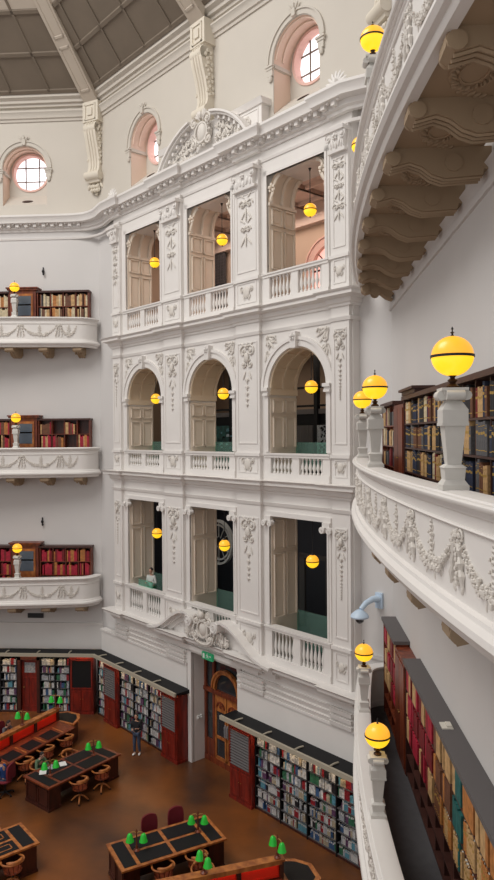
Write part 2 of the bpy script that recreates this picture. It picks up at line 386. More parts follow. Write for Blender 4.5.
# galleries behind the openings
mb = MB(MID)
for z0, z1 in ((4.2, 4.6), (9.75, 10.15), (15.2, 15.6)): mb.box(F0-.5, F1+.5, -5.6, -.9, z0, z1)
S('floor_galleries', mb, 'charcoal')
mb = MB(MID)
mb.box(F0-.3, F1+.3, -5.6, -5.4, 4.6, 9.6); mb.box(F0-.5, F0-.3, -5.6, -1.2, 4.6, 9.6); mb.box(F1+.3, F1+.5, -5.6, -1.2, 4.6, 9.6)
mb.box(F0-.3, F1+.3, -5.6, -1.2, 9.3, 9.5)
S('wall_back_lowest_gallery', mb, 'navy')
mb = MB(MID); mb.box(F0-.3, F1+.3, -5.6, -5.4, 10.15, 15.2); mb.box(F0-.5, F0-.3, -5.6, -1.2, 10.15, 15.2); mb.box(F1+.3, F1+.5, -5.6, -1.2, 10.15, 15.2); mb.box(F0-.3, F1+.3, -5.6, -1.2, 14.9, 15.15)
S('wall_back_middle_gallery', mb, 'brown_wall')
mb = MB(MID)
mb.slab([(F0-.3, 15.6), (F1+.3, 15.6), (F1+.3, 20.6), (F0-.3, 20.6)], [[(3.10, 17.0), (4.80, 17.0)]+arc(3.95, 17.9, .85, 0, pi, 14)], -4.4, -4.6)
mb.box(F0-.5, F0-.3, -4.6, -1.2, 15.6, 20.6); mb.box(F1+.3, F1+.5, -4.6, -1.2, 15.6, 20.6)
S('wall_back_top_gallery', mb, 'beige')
mb = MB(MID); mb.box(F0-.3, F1+.3, -4.6, -1.2, 20.3, 20.6); mb.box(F0-.3, F1+.3, -4.6, -4.1, 19.6, 20.3)
for k in range(9):
    for j in range(2): mb.panel(F0+1.35*k, F0+1.35*k+1.15, 0, 1, 0, .01, .01) if 0 else mb.box(F0+1.4*k, F0+1.4*k+.10, -4.1, -1.2, 20.15, 20.3)
for j in range(3): mb.box(F0-.3, F1+.3, -1.5-j*1.1, -1.4-j*1.1, 20.17, 20.3)
S('ceiling_top_gallery', mb, 'rose_ceiling')
mb = MB(MID); band(mb, 3.95, 17.9, .84, 1.18, 0, pi, -4.45, -4.36, 20); band(mb, 3.95, 17.9, 1.14, 1.2, 0, pi, -4.45, -4.32, 20); mb.box(2.77, 3.11, -4.45, -4.36, 17, 17.9); mb.box(4.79, 5.13, -4.45, -4.36, 17, 17.9)
wn = S('window_5', mb, 'pink')
mb = MB(MID); mb.slab([(3.10, 17.0), (4.80, 17.0)]+arc(3.95, 17.9, .85, 0, pi, 14), [], -4.54, -4.58); mk('pane', mb, 'pink_pane', wn, label='arched pink-lit glass')
mb = MB(MID); mb.box(3.92, 3.98, -4.5, -4.46, 17, 18.7); mb.box(3.12, 4.78, -4.5, -4.46, 17.85, 17.92)
for q in (pi/4, 3*pi/4): mb.tube([(3.95, -4.48, 17.9), (3.95+.82*cos(q), -4.48, 17.9+.82*sin(q))], .025, 5)
mk('glazing_bars', mb, 'wood_dark', wn)

# vertical mouldings of the middle wall ----------------------------------------------------------
PIL = [(11.2, 11.80), (7.00, 8.14), (2.86, 4.00), (-.81, -.15)]     # pilasters (u0, u1)
Q = .12
def mid_path(breaks=True, ext=0.0, returns=True):
    P = []
    if returns: P.append((F1+ext, -.3))
    P.append((F1+ext, Q if breaks else 0))
    for i, (a, b) in enumerate(PIL):
        if not breaks: break
        if i > 0: P += [(b, 0), (b, Q)]
        if i < 3: P += [(a, Q), (a, 0)]
    P.append((F0-ext, Q if breaks else 0))
    if returns: P.append((F0-ext, -.3))
    return [MID(u, d, 0)[:2] for u, d in P]
def ledge(z, big=.34, h=.42):
    return [(-.05, z-h), (.04, z-h), (.05, z-h+.06), (.10, z-h+.10), (.12, z-h*.5), (.22, z-h*.42), (big-.04, z-h*.36), (big-.04, z-h*.15), (big, z-h*.1), (big+.03, z), (-.05, z)]
mb = MB(); mb.sweep(mid_path(), ledge(15.72), side=-1); S('trim_1', mb, 'plaster')
mb = MB(); mb.sweep(mid_path(), ledge(10.32), side=-1); S('trim_2', mb, 'plaster')
mb = MB(); mb.sweep(mid_path(), ledge(4.60, .36, .40), side=-1); S('trim_3', mb, 'plaster')
# string courses between storeys
mb = MB()
for z in (15.0, 9.62): mb.sweep(mid_path(), [(-.04, z-.1), (.03, z-.1), (.06, z), (-.04, z)], side=-1)
for z in (3.66, 3.82, 3.98): mb.sweep(mid_path(False), [(-.04, z-.07), (.04, z-.07), (.06, z), (-.04, z)], side=1) if 0 else None
S('trim_4', mb, 'plaster')
for k, (ua, ub) in enumerate(((6.85, F1), (F0, 4.15))):
    mb = MB(MID)
    for z in (3.62, 3.80, 3.98): mb.prof_u([(-.02, z-.1), (.04, z-.1), (.07, z), (-.02, z)], ua, ub)
    for a in ((7.0, 8.14), (10.9, 11.8)) if k == 0 else ((2.8, 3.9), (-.8, 0)):
        for z in (3.60, 3.78, 3.96): mb.prof_u([(0, z-.12), (.12, z-.12), (.14, z), (0, z)], *a)
    S('trim_%d' % (5+k), mb, 'plaster')

# main cornice: left wall, smooth corner, middle wall with breaks
def crn(path, prof, nm, m='plaster'):
    mb = MB(); mb.sweep(path, prof, side=-1); return S(nm, mb, m)
cp_ = [(-24, 29.689), (-9.6, 29.689), (-9.1, 29.66), (-8.6, 29.55), (-8.2, 29.32), (-7.85, 29.0)]
q = MID(F1, 0, 0)
cpath = cp_+[q[:2]]+[p for p in mid_path(True, 0, False)]
cpath = cpath[:len(cp_)]+mid_path(True, 0, False)
rr_ = MID(-1.7, -.2, 0)[:2]
cpath.append(rr_)
crn(cpath, [(-.1, 20.62), (.05, 20.62), (.06, 20.7), (.14, 20.74), (.14, 20.9), (.40, 20.92), (.42, 21.06), (.50, 21.16), (.50, 21.24), (-.1, 21.27)], 'trim_7')
crn(cpath, [(-.1, 20.28), (.03, 20.28), (.05, 20.36), (-.1, 20.38)], 'trim_8')
crn(cpath, [(-.1, 19.98), (.02, 19.98), (.04, 20.06), (-.1, 20.06)], 'trim_9') if 0 else None
mb = MB(MID); u = F1-.05
while u > F0:
    dq = Q if any(a-.05 <= u <= b+.05 for a, b in PIL) else 0
    mb.box(u-.07, u+.07, dq, dq+.30, 20.78, 20.91); mb.ball((u-.19, dq+.30, 20.88), .045, .045, .045, 6, 4); u -= .385
S('trim_10', mb, 'plaster')
mb = MB(LEFT); u = .8
while u < 12: mb.box(u-.07, u+.07, 0, .30, 20.78, 20.91); mb.ball((u-.19, .30, 20.88), .045, .045, .045, 6, 4); u += .385
S('trim_11', mb, 'plaster')

# pilasters with sunk panels and ornament, three storeys
for i, (a, b) in enumerate(PIL):
    c = (a+b)/2; wd = b-a; ow = wd*.62 if wd > 1 else wd*.75
    mb = MB(MID); mb.box(a, b, -.05, Q, 15.72, 20.35); mb.box(a, b, -.05, Q, 10.32, 15.4); mb.box(a, b, -.05, Q, 4.6, 9.95)
    for z0, z1 in ((16.95, 19.45), (11.45, 14.7), (6.0, 9.1), (15.95, 16.62), (10.52, 11.02), (4.8, 5.6)):
        mb.panel(a+.1, b-.1, z0, z1, Q, .035, .02)
    for z, h in ((16.75, .1), (11.16, .1), (5.77, .1)): mb.box(a-.03, b+.03, -.05, Q+.06, z-h, z)
    p = S('trim_%d' % (12+i), mb, 'plaster')
    mb = MB(MID); candelabra(mb, c, 17.2 if wd > 1 else 17.6, 19.4, ow, Q+.03); mk('candelabra_relief', mb, 'relief', p)
    mb = MB(MID); drop(mb, c, 14.6, 2.0, ow, Q+.03); mk('husk_relief', mb, 'relief', p)
    mb = MB(MID); drop(mb, c, 9.0, 1.9, ow, Q+.03); mk('husk_relief', mb, 'relief', p)
    mb = MB(MID)
    for z in (16.3, 10.8, 5.2): shield(mb, c, z, ow*.9, Q+.03)
    mk('shield_relief', mb, 'relief', p)
    mb = MB(MID); capital(mb, c, 19.55, 20.2, wd*.9, Q, .2); mk('capital', mb, 'plaster', p)

# architraves, arch mouldings, spandrels, jamb panels of each bay
for k, (a, b) in enumerate(BAY):
    c = (a+b)/2
    mb = MB(MID)
    for wd, h in ((.16, .03), (.08, .06)):           # top storey frame
        mb.box(a-wd, a, -.05, h, 15.9, 19.8+wd); mb.box(b, b+wd, -.05, h, 15.9, 19.8+wd); mb.box(a-wd, b+wd, -.05, h, 19.8, 19.8+wd)
    for wd, h in ((.14, .03), (.06, .05)):
        mb.box(a-wd, a, -.05, h, 5.8, 8.9); mb.box(b, b+wd, -.05, h, 5.8, 8.9)
    mb.box(a-.16, b+.16, -.05, .06, 9.2, 9.34)
    mb.box(a-.16, a, -.05, .05, 11.2, 12.95); mb.box(b, b+.16, -.05, .05, 11.2, 12.95)
    for x0, x1 in ((a-.2, a+.04), (b-.04, b+.2)): mb.box(x0, x1, -.05, .12, 12.95, 13.02); mb.box(x0-.02, x1+.02, -.05, .15, 13.1, 13.2); mb.box(x0, x1, -.05, .09, 13.02, 13.1)
    band(mb, c, 13.17, 1.21, 1.40, 0, pi, -.03, .05, 24); band(mb, c, 13.17, 1.40, 1.50, 0, pi, -.03, .09, 24)
    t = S('trim_%d' % (20+k), mb, 'plaster')
    mb = MB(MID); mb.frus(c, .06, 14.32, 14.80, .10, .10, .15, .14); rosette(mb, c, 14.66, .12, .2); mk('keystone', mb, 'plaster', t)
    mb = MB(MID); spray(mb, a+.06, 14.72, 1, -.25, .45, .03) if 0 else None
    spray(mb, a-.10, 14.80, 1, -.75, .62, .03); spray(mb, b+.10, 14.80, -1, -.75, .62, .03); spray(mb, a-.06, 14.35, .35, -1, .5, .03); spray(mb, b+.06, 14.35, -.35, -1, .5, .03); mk('spandrel_relief', mb, 'relief', t)
    mb = MB(MID)
    for x in (a-.02, b+.02):                           # ionic heads of the lowest storey
        mb.box(x-.14, x+.14, -.02, .12, 9.05, 9.2); mb.cyl((x-.13, .0, 8.98), (x-.13, .16, 8.98), .1, seg=10); mb.cyl((x+.13, .0, 8.98), (x+.13, .16, 8.98), .1, seg=10)
        spiral(mb, x-.13, 8.98, .09, .165, 1, 0, 1.5, .015); spiral(mb, x+.13, 8.98, .09, .165, 1, pi, 1.5, .015)
    mk('ionic_capital', mb, 'plaster', t)
    # panelled jambs (both sides)
    for u, sg in ((b, -1), (a, 1)):
        for z0, z1, rows in ((5.9, 9.1, 2), (11.25, 12.9, 2), (16.85, 18.9, 2)):
            mb = MB(MID); mb.box(u, u+sg*.03, -1.19, -.03, z0-.9 if z0 < 16 else z0-.9, z1)
            hh = (z1-z0)/rows
            for r_ in range(rows):
                for c0 in (-1.12, -.58):
                    za, zb = z0+r_*hh+.06, z0+(r_+1)*hh-.06
                    if rows == 2 and r_ == 1: za += hh*.35
                    if rows == 2 and r_ == 0: zb += hh*.35
                    x0, x1 = sorted((u+sg*.03, u+sg*.085)); y0, y1 = c0, c0+.46
                    mb.box(x0, x1, y0, y1, za, za+.04); mb.box(x0, x1, y0, y1, zb-.04, zb); mb.box(x0, x1, y0, y0+.04, za, zb); mb.box(x0, x1, y1-.04, y1, za, zb)
                    xx0, xx1 = sorted((u+sg*.03, u+sg*.042)); mb.box(xx0, xx1, y0+.1, y1-.1, za+.1, zb-.1)
            mk('jamb_panel', mb, 'door_cream', t)
    # ribs in the arch vault; imposts continue inwards
    mb = MB(MID)
    for y0, y1 in ((-.12, -.03), (-.64, -.54), (-1.19, -1.08)): band(mb, c, 13.17, 1.15, 1.215, 0, pi, y0, y1, 20)
    for q in range(1, 6): band(mb, c, 13.17, 1.17, 1.215, pi*q/6-.05, pi*q/6+.05, -1.1, -.1, 2)
    for u, sg in ((b, -1), (a, 1)):
        x0, x1 = sorted((u, u+sg*.07)); mb.box(x0, x1, -1.2, 0, 12.98, 13.17)
    mk('vault_ribs', mb, 'vault', t)
    mb = MB(MID); vs = []
    for p in arc(c, 13.17, 1.205, 0, pi, 24): vs += [(p[0], -.02, p[1]), (p[0], -1.19, p[1])]
    mb.add(vs, [(2*i, 2*i+1, 2*i+3, 2*i+2) for i in range(24)]); mk('vault_lining', mb, 'vault', t)
    # top-storey cove consoles
    mb = MB(MID)
    for u, sg in ((b, -1), (a, 1)):
        for y in (-1.05, -.6, -.15):
            pts = [(u+sg*(.03+.42*(1-cos(q*pi/2/8))), y, 18.95+.82*sin(q*pi/2/8)) for q in range(9)]; mb.tube(pts, .075, 6)
        vs = []; fs = []
        for q in range(9):
            aa = q*pi/2/8; x_ = u+sg*.42*(1-cos(aa)); z_ = 18.95+.85*sin(aa); vs += [(x_, -1.18, z_), (x_, -.02, z_)]
        fs = [(2*i, 2*i+1, 2*i+3, 2*i+2) for i in range(8)]; mb.add(vs, fs)
        x0, x1 = sorted((u, u+sg*.08)); mb.box(x0, x1, -1.2, -.01, 18.88, 18.98)
        rosette(mb, u+sg*.15, 19.4, .16, -.02); leaf(mb, u+sg*.05, 19.0, pi/2-sg*.5, .5, .08, -.02)
    mk('cove_console', mb, 'door_cream', t)

# segmental pediment on the cornice
mb = MB(MID)
mb.slab([(2.75, 21.2), (8.25, 21.2), (8.25, 22.15), (2.75, 22.15)], [], -.3, .05)
mb.prof_u([(-.3, 22.12), (.10, 22.12), (.14, 22.22), (.18, 22.30), (-.3, 22.32)], 2.65, 8.35)
mb.panel(2.9, 3.9, 21.4, 22.05, .05, .04, .02); mb.panel(7.1, 8.1, 21.4, 22.05, .05, .04, .02)
PR = 2.9; PZ = 22.55-PR; A_ = math.acos((21.25-PZ)/PR)
for a0, a1 in ((pi/2-A_, pi/2-.20), (pi/2+.20, pi/2+A_)):
    band(mb, CTR, PZ, PR+.02, PR+.09, a0, a1, .05, .46, 14); band(mb, CTR, PZ, PR-.05, PR+.02, a0, a1, .05, .38, 14); band(mb, CTR, PZ, PR-.17, PR-.05, a0, a1, .05, .18, 14)
mb.slab([(CTR+(PR-.1)*cos(q), PZ+(PR-.1)*sin(q)) for q in [pi/2-A_+2*A_*i/16 for i in range(17)]], [], .04, .08)
pd = S('trim_16', mb, 'plaster')
mb = MB(MID)
for i in range(17):
    q = pi/2-A_+2*A_*(i+.5)/17; cx, cz = CTR+(PR-.24)*cos(q), PZ+(PR-.24)*sin(q)
    if abs(cx-CTR) > .75: mb.box(cx-.05, cx+.05, .1, .30, cz+.08, cz+.2)
mk('modillions', mb, 'plaster', pd)
mb = MB(MID)
rr = random.Random(3)
mb.ball((CTR, .24, 22.05), .26, .16, .36, 12, 8); band(mb, CTR, 22.05, .30, .36, 0, 2*pi, .12, .34, 20)
for q in range(14): a = q*2*pi/14; mb.ball((CTR+.40*cos(a), .28, 22.05+.46*sin(a)), .06, .06, .06, 6, 4)
for s_ in (1, -1):
    spiral(mb, CTR+s_*.36, 22.42, .17, .34, -s_, pi/2, 1.4, .06, 12); spiral(mb, CTR+s_*.42, 21.72, .18, .34, s_, pi/2, 1.4, .06, 12)
    for q in range(4): leaf(mb, CTR+s_*.08, 22.5, pi/2-s_*(.1+.3*q), .34, .06, .32, .06)
    for k in range(8):
        x = CTR+s_*(.62+k*.2); top = PZ+sqrt(PR**2-(x-CTR)**2)-.24; n = 3 if k < 4 else 2
        for q in range(n):
            z = 21.32+(top-21.32)*(q+.5)/n
            spiral(mb, x+rr.uniform(-.04, .04), z, .10+.03*rr.random(), .16, s_*rr.choice((1, -1)), rr.random()*6, 1.2, .04, 8)
            leaf(mb, x, z, rr.random()*6, .22, .06, .16, .05)
        if k % 2: rosette(mb, x, 21.5, .09, .16)
mb.ball((CTR, .34, 22.62), .10, .10, .13, 8, 5)
mk('cartouche_relief', mb, 'relief', pd)
mb = MB(MID)
for u, s_ in ((3.4, 1), (7.6, -1)): spray(mb, u+s_*.3, 21.85, -s_, -.5, .5, .08); spiral(mb, u, 21.7, .2, .08, s_, 0, 1.3, .04)
mk('attic_relief', mb, 'relief', pd)
# shell finials on the cornice
for i, u in enumerate((11.6, -.45)):
    mb = MB(MID); mb.box(u-.16, u+.16, .05, .35, 21.25, 21.42)
    for k in range(7): leaf(mb, u, 21.42, radians(20+k*23.3), .42, .07, .2, .05)
    mb.ball((u, .24, 21.5), .1, .08, .1, 6, 4)
    tag(mk('shell_finial', mb, 'plaster'), ['small shell finial on the cornice over the far left end of the arcaded wall', 'small shell finial at the right end of the cornice, beside the yellow globe'][i], 'finial')

# open scroll pediment over the door ------------------------------------------------------------
mb = MB(MID)
def arm(s_):
    base = [(3.35, 4.62), (3.0, 4.66), (2.6, 4.78), (2.2, 5.02), (1.8, 5.30), (1.4, 5.50), (1.0, 5.58), (.7, 5.50), (.58, 5.34)]
    P = [(CTR+s_*x, z) for x, z in base]; th = .24
    for i in range(len(P)-1):
        (x0, z0), (x1, z1) = P[i], P[i+1]
        for e0, e1, dd in ((-.02, -th*.45, .50), (-th*.45, -th, .34), (-th, -th-.18, .2)):
            mb.add([(x0, .0, z0+e0), (x1, .0, z1+e0), (x1, .0, z1+e1), (x0, .0, z0+e1), (x0, dd, z0+e0), (x1, dd, z1+e0), (x1, dd, z1+e1), (x0, dd, z0+e1)],
                   [(0, 1, 2, 3), (7, 6, 5, 4), (0, 4, 5, 1), (3, 2, 6, 7), (0, 3, 7, 4), (1, 5, 6, 2)])
    mb.cyl((CTR+s_*.72, .0, 5.3), (CTR+s_*.72, .54, 5.3), .2, seg=12); spiral(mb, CTR+s_*.72, 5.3, .17, .55, s_, 0, 1.4, .03)
arm(1); arm(-1)
mb.box(3.0, 8.0, -.02, .16, 4.1, 4.25); mb.box(3.6, 7.4, -.02, .1, 4.62, 5.1)
sp_ = S('trim_17', mb, 'plaster')
mb = MB(MID); rr = random.Random(5)
mb.ball((CTR, .34, 5.10), .22, .16, .30, 12, 8); band(mb, CTR, 5.10, .25, .31, 0, 2*pi, .25, .46, 20)
mb.ball((CTR+.02, .46, 5.58), .11, .11, .14, 10, 7); mb.ball((CTR+.02, .40, 5.40), .16, .12, .1, 8, 5)
for s_ in (1, -1):
    for q in range(5): leaf(mb, CTR+s_*.06, 5.55, pi/2-s_*(.9+.25*q), .30, .05, .40, .05)
    spiral(mb, CTR+s_*.36, 5.36, .16, .44, -s_, pi/2, 1.5, .055, 12); spiral(mb, CTR+s_*.38, 4.82, .17, .44, s_, pi/2, 1.5, .055, 12)
    spiral(mb, CTR+s_*.78, 5.02, .17, .36, -s_, 1, 1.4, .05, 11); spiral(mb, CTR+s_*1.12, 4.80, .14, .28, s_, 2, 1.4, .04, 10)
    for k in range(7): leaf(mb, CTR+s_*(.30+.10*k), 5.25-.05*k, radians(90-s_*(40+k*22)), .36, .065, .36, .06)
    for k in range(6): mb.tube([(CTR+s_*(.45+.11*k), .40-.03*k, 5.30-.06*k), (CTR+s_*(.50+.12*k), .46-.03*k, 5.05-.06*k), (CTR+s_*(.42+.12*k), .40-.03*k, 4.80-.04*k)], [.03, .045, .02], 6)
    for k in range(3): rosette(mb, CTR+s_*(.55+.25*k), 4.75, .10, .38-.04*k)
for k in range(20):
    a = pi+pi*k/19; rosette(mb, CTR+.52*cos(a), 4.86+.26*sin(a), .08+.02*rr.random(), .44, 5)
mk('shield_sculpture', mb, 'relief', sp_)
for k, (u, s_) in enumerate(((2.9, 1), (8.1, -1))): pass

# left wall: plain panel above the shelves, skirting band
mb = MB(LEFT); mb.box(-.05, 12, 0, .06, 2.45, 3.55); mb.box(-.05, 12, 0, .10, 3.5, 3.58); S('trim_18', mb, 'plaster')
mb = MB(MID); mb.box(6.95, F1+1.2, -.2, .05, 2.45, 3.45); mb.box(6.95, F1+1.25, -.2, .08, 3.42, 3.5); mb.box(F0, 4.1, -.2, .05, 2.45, 3.45); mb.box(F0, 4.1, -.2, .08, 3.42, 3.5)
S('trim_19', mb, 'plaster')
mb = MB(MID)
mb.box(6.65, 6.85, -.05, .08, 0, 4.06)
mb.box(3.97, 6.85, -.05, .08, 4.0, 4.06); mb.box(3.97, 4.15, -.05, .04, 0, 4.06); S('trim_30', mb, 'plaster')

# mouldings under the dome
for nm, pa, s_ in (('trim_31', [(-24, 29.689), (-8.25, 29.689), MID(-1.93, -.275, 0)[:2]], -1),):
    for j, pr in enumerate(([(-.1, 25.40), (.05, 25.40), (.07, 25.50), (.13, 25.52), (.16, 25.66), (.24, 25.74), (.24, 25.80), (.12, 25.84), (-.1, 25.86)],
                            [(-.1, 26.0), (.12, 26.0), (.14, 26.1), (.24, 26.12), (.26, 26.22), (.40, 26.30), (.42, 26.44), (.54, 26.50), (.56, 26.60), (.56, 26.85), (-.3, 26.9)])):
        mb = MB(); mb.sweep(pa, pr, side=s_); S('trim_%d' % (31+j), mb, 'cream_paint')
mb = MB(); mb.sweep([(2.6981, 3.0), (2.6981, 19.2)], [(-.1, 15.02), (.05, 15.02), (.07, 15.1), (.02, 15.12), (.05, 15.3), (.1, 15.36), (-.1, 15.4)], side=1); S('trim_33', mb, 'wall_paint')

# dome faces
CX, CY, AP = -15.991, 11.0, 18.689
def dome_frame(deg):
    n = (cos(radians(deg)), sin(radians(deg))); t = (-n[1], n[0])
    return lambda l, ins, z: (CX+n[0]*(AP-ins)+t[0]*l, CY+n[1]*(AP-ins)+t[1]*l, z)
ROWS = [.5, 1.6, 2.76, 3.95, 5.2, 6.5, 8.0]
for j, (deg, lines) in enumerate(((90, [2.4, 4.1, 5.8]), (45, [1.5, 3.25, 4.95, 6.6]), (135, [2.4, 4.1, 5.8]), (0, [2.4, 4.1, 5.8]))):
    f = dome_frame(deg); mb = MB(f); T = math.tan(radians(22.5))
    zz = lambda i: 26.5+.9*(i-.5)
    L0, L1 = (AP-.5)*T, (AP-8.0)*T
    mb.add([(-L0, .5, zz(.5)), (L0, .5, zz(.5)), (L1, 8, zz(8)), (-L1, 8, zz(8)), (-L0, .5, zz(.5)+.2), (L0, .5, zz(.5)+.2), (L1, 8, zz(8)+.2), (-L1, 8, zz(8)+.2)],
           [(0, 1, 2, 3), (7, 6, 5, 4), (0, 4, 5, 1), (1, 5, 6, 2), (2, 6, 7, 3), (3, 7, 4, 0)])
    o = S('ceiling' if j == 0 else 'ceiling_dome', mb, 'taupe')
    mb = MB(f)
    for r_ in ROWS:
        lw = (AP-r_)*T; h = .06
        mb.add([(-lw, r_-.05, zz(r_-.05)-h), (lw, r_-.05, zz(r_-.05)-h), (lw, r_+.05, zz(r_+.05)-h), (-lw, r_+.05, zz(r_+.05)-h),
                (-lw, r_-.05, zz(r_-.05)+.03), (lw, r_-.05, zz(r_-.05)+.03), (lw, r_+.05, zz(r_+.05)+.03), (-lw, r_+.05, zz(r_+.05)+.03)],
               [(0, 3, 2, 1), (4, 5, 6, 7), (0, 1, 5, 4), (1, 2, 6, 5), (2, 3, 7, 6), (3, 0, 4, 7)])
    for l in lines:
        for s_ in (1, -1):
            a, b = s_*l, s_*l*(AP-7.5)/AP
            mb.add([(a-.05, .5, zz(.5)-.06), (a+.05, .5, zz(.5)-.06), (b+.05, 8, zz(8)-.06), (b-.05, 8, zz(8)-.06), (a-.05, .5, zz(.5)+.02), (a+.05, .5, zz(.5)+.02), (b+.05, 8, zz(8)+.02), (b-.05, 8, zz(8)+.02)],
                   [(0, 3, 2, 1), (4, 5, 6, 7), (0, 1, 5, 4), (1, 2, 6, 5), (2, 3, 7, 6), (3, 0, 4, 7)])
    mk('coffer_grid', mb, 'taupe', o)
    mb = MB(f); lw = (AP-2.8)*T
    mb.add([(-lw, 2.82, zz(2.82)-.02), (lw, 2.82, zz(2.82)-.02), (lw-.4, 3.9, zz(3.9)-.02), (-lw+.4, 3.9, zz(3.9)-.02)], [(0, 1, 2, 3)]); mk('pale_band', mb, 'rib', o, label='pale painted band higher up the dome')

# ribs and their corbels
def rib(deg, rad, nm, lab):
    n = (cos(radians(deg)), sin(radians(deg))); t = (-n[1], n[0])
    f = lambda l, o, z: (CX+n[0]*(rad-o)+t[0]*l, CY+n[1]*(rad-o)+t[1]*l, z)
    mb = MB(f); W2 = .34
    for a, b_, z0, z1, h in ((-W2, W2, 0, 9.5, .5),):
        P0 = (.45, 26.0); P1 = (10.5, 26.0+10.05*.9)
        vs = []
        for o_, z_ in (P0, P1): vs += [(-W2, o_, z_-.02), (W2, o_, z_-.02), (W2, o_-.1, z_+.95), (-W2, o_-.1, z_+.95)]
        mb.add(vs, [(0, 1, 2, 3), (7, 6, 5, 4), (0, 4, 5, 1), (1, 5, 6, 2), (2, 6, 7, 3), (3, 7, 4, 0)])
        for k in range(6):
            o0 = .8+k*1.6; o1 = o0+1.35
            for a0, a1, b0, b1 in ((-.24, -.19, o0, o1), (.19, .24, o0, o1), (-.24, .24, o0, o0+.06), (-.24, .24, o1-.06, o1)):
                zf = lambda o_: 26.0+(o_-.45)*.9-.02
                mb.add([(a0, b0, zf(b0)-.03), (a1, b0, zf(b0)-.03), (a1, b1, zf(b1)-.03), (a0, b1, zf(b1)-.03), (a0, b0, zf(b0)), (a1, b0, zf(b0)), (a1, b1, zf(b1)), (a0, b1, zf(b1))],
                       [(0, 3, 2, 1), (4, 5, 6, 7), (0, 1, 5, 4), (1, 2, 6, 5), (2, 3, 7, 6), (3, 0, 4, 7)])
    S(nm, mb, 'rib')
    c = thing('corbel', lab, 'corbel', f(0, .2, 22.2))
    mb = MB(f); mb.box(-.40, .40, -.05, .50, 25.15, 26.0)
    for zz0, zz1 in ((25.22, 25.27), (25.83, 25.88)): mb.box(-.28, .28, .5, .54, zz0, zz1)
    mb.box(-.28, -.22, .5, .54, 25.22, 25.88); mb.box(.22, .28, .5, .54, 25.22, 25.88); mb.frus(0, .5, 25.4, 25.7, .12, .05, .12, .05)
    mk('block', mb, 'corbel_cream', c)
    prof = [(-.05, 25.15), (.44, 25.15), (.56, 25.0), (.58, 24.75), (.50, 24.4), (.38, 24.0), (.30, 23.6), (.28, 23.3), (.34, 23.1), (.42, 22.95), (.36, 22.78), (-.05, 22.78)]
    mb = MB(f); mb.prof_u(prof, -.30, .30)
    for x in (-.14, 0, .14): mb.tube([(x, p[0]+.01, p[1]) for p in prof[1:11]], .035, 6)
    mk('scroll_shaft', mb, 'corbel_cream', c)
    mb = MB(f); mb.cyl((-.38, .32, 22.9), (.38, .32, 22.9), .19, seg=14); mb.cyl((-.3, .42, 24.85), (.3, .42, 24.85), .2, seg=14)
    for s_ in (1, -1):
        x = s_*.3
        for k, z in enumerate((24.8, 24.4, 24.0, 23.6)):
            for q in range(5): mb.ball((x, .25-.03*k+.12*cos(q*1.26), z+.14*sin(q*1.26)), .06, .07, .08, 6, 4)
    mk('volute', mb, 'corbel_cream', c)
    mb = MB(f); mb.frus(0, .0, 22.62, 22.78, .3, .3, .34, .36)
    for s_ in (1, -1):
        for k in range(3): leaf(mb, s_*.12*k, 22.65, radians(-90+s_*14*k), .5-.08*k, .09, .18, .1)
    for q in range(6): mb.ball(((q % 3-1)*.14, .22, 22.45-(q//3)*.16), .09, .1, .09, 7, 5)
    mb.ball((0, .1, 22.2), .08, .08, .1, 6, 4)
    mk('leaf_drop', mb, 'corbel_cream', c)
rib(67.5, 20.23, 'trim_34', 'cream scrolled corbel under the dome rib in the left corner')
rib(45, 18.70, 'trim_35', 'cream scrolled corbel right above the curved pediment')
rib(22.5, 20.23, 'trim_36', 'cream scrolled corbel at the top right behind the highest yellow globe')
rib(90, 18.69, 'trim_37', 'cream scrolled corbel on the left wall beyond the round window')
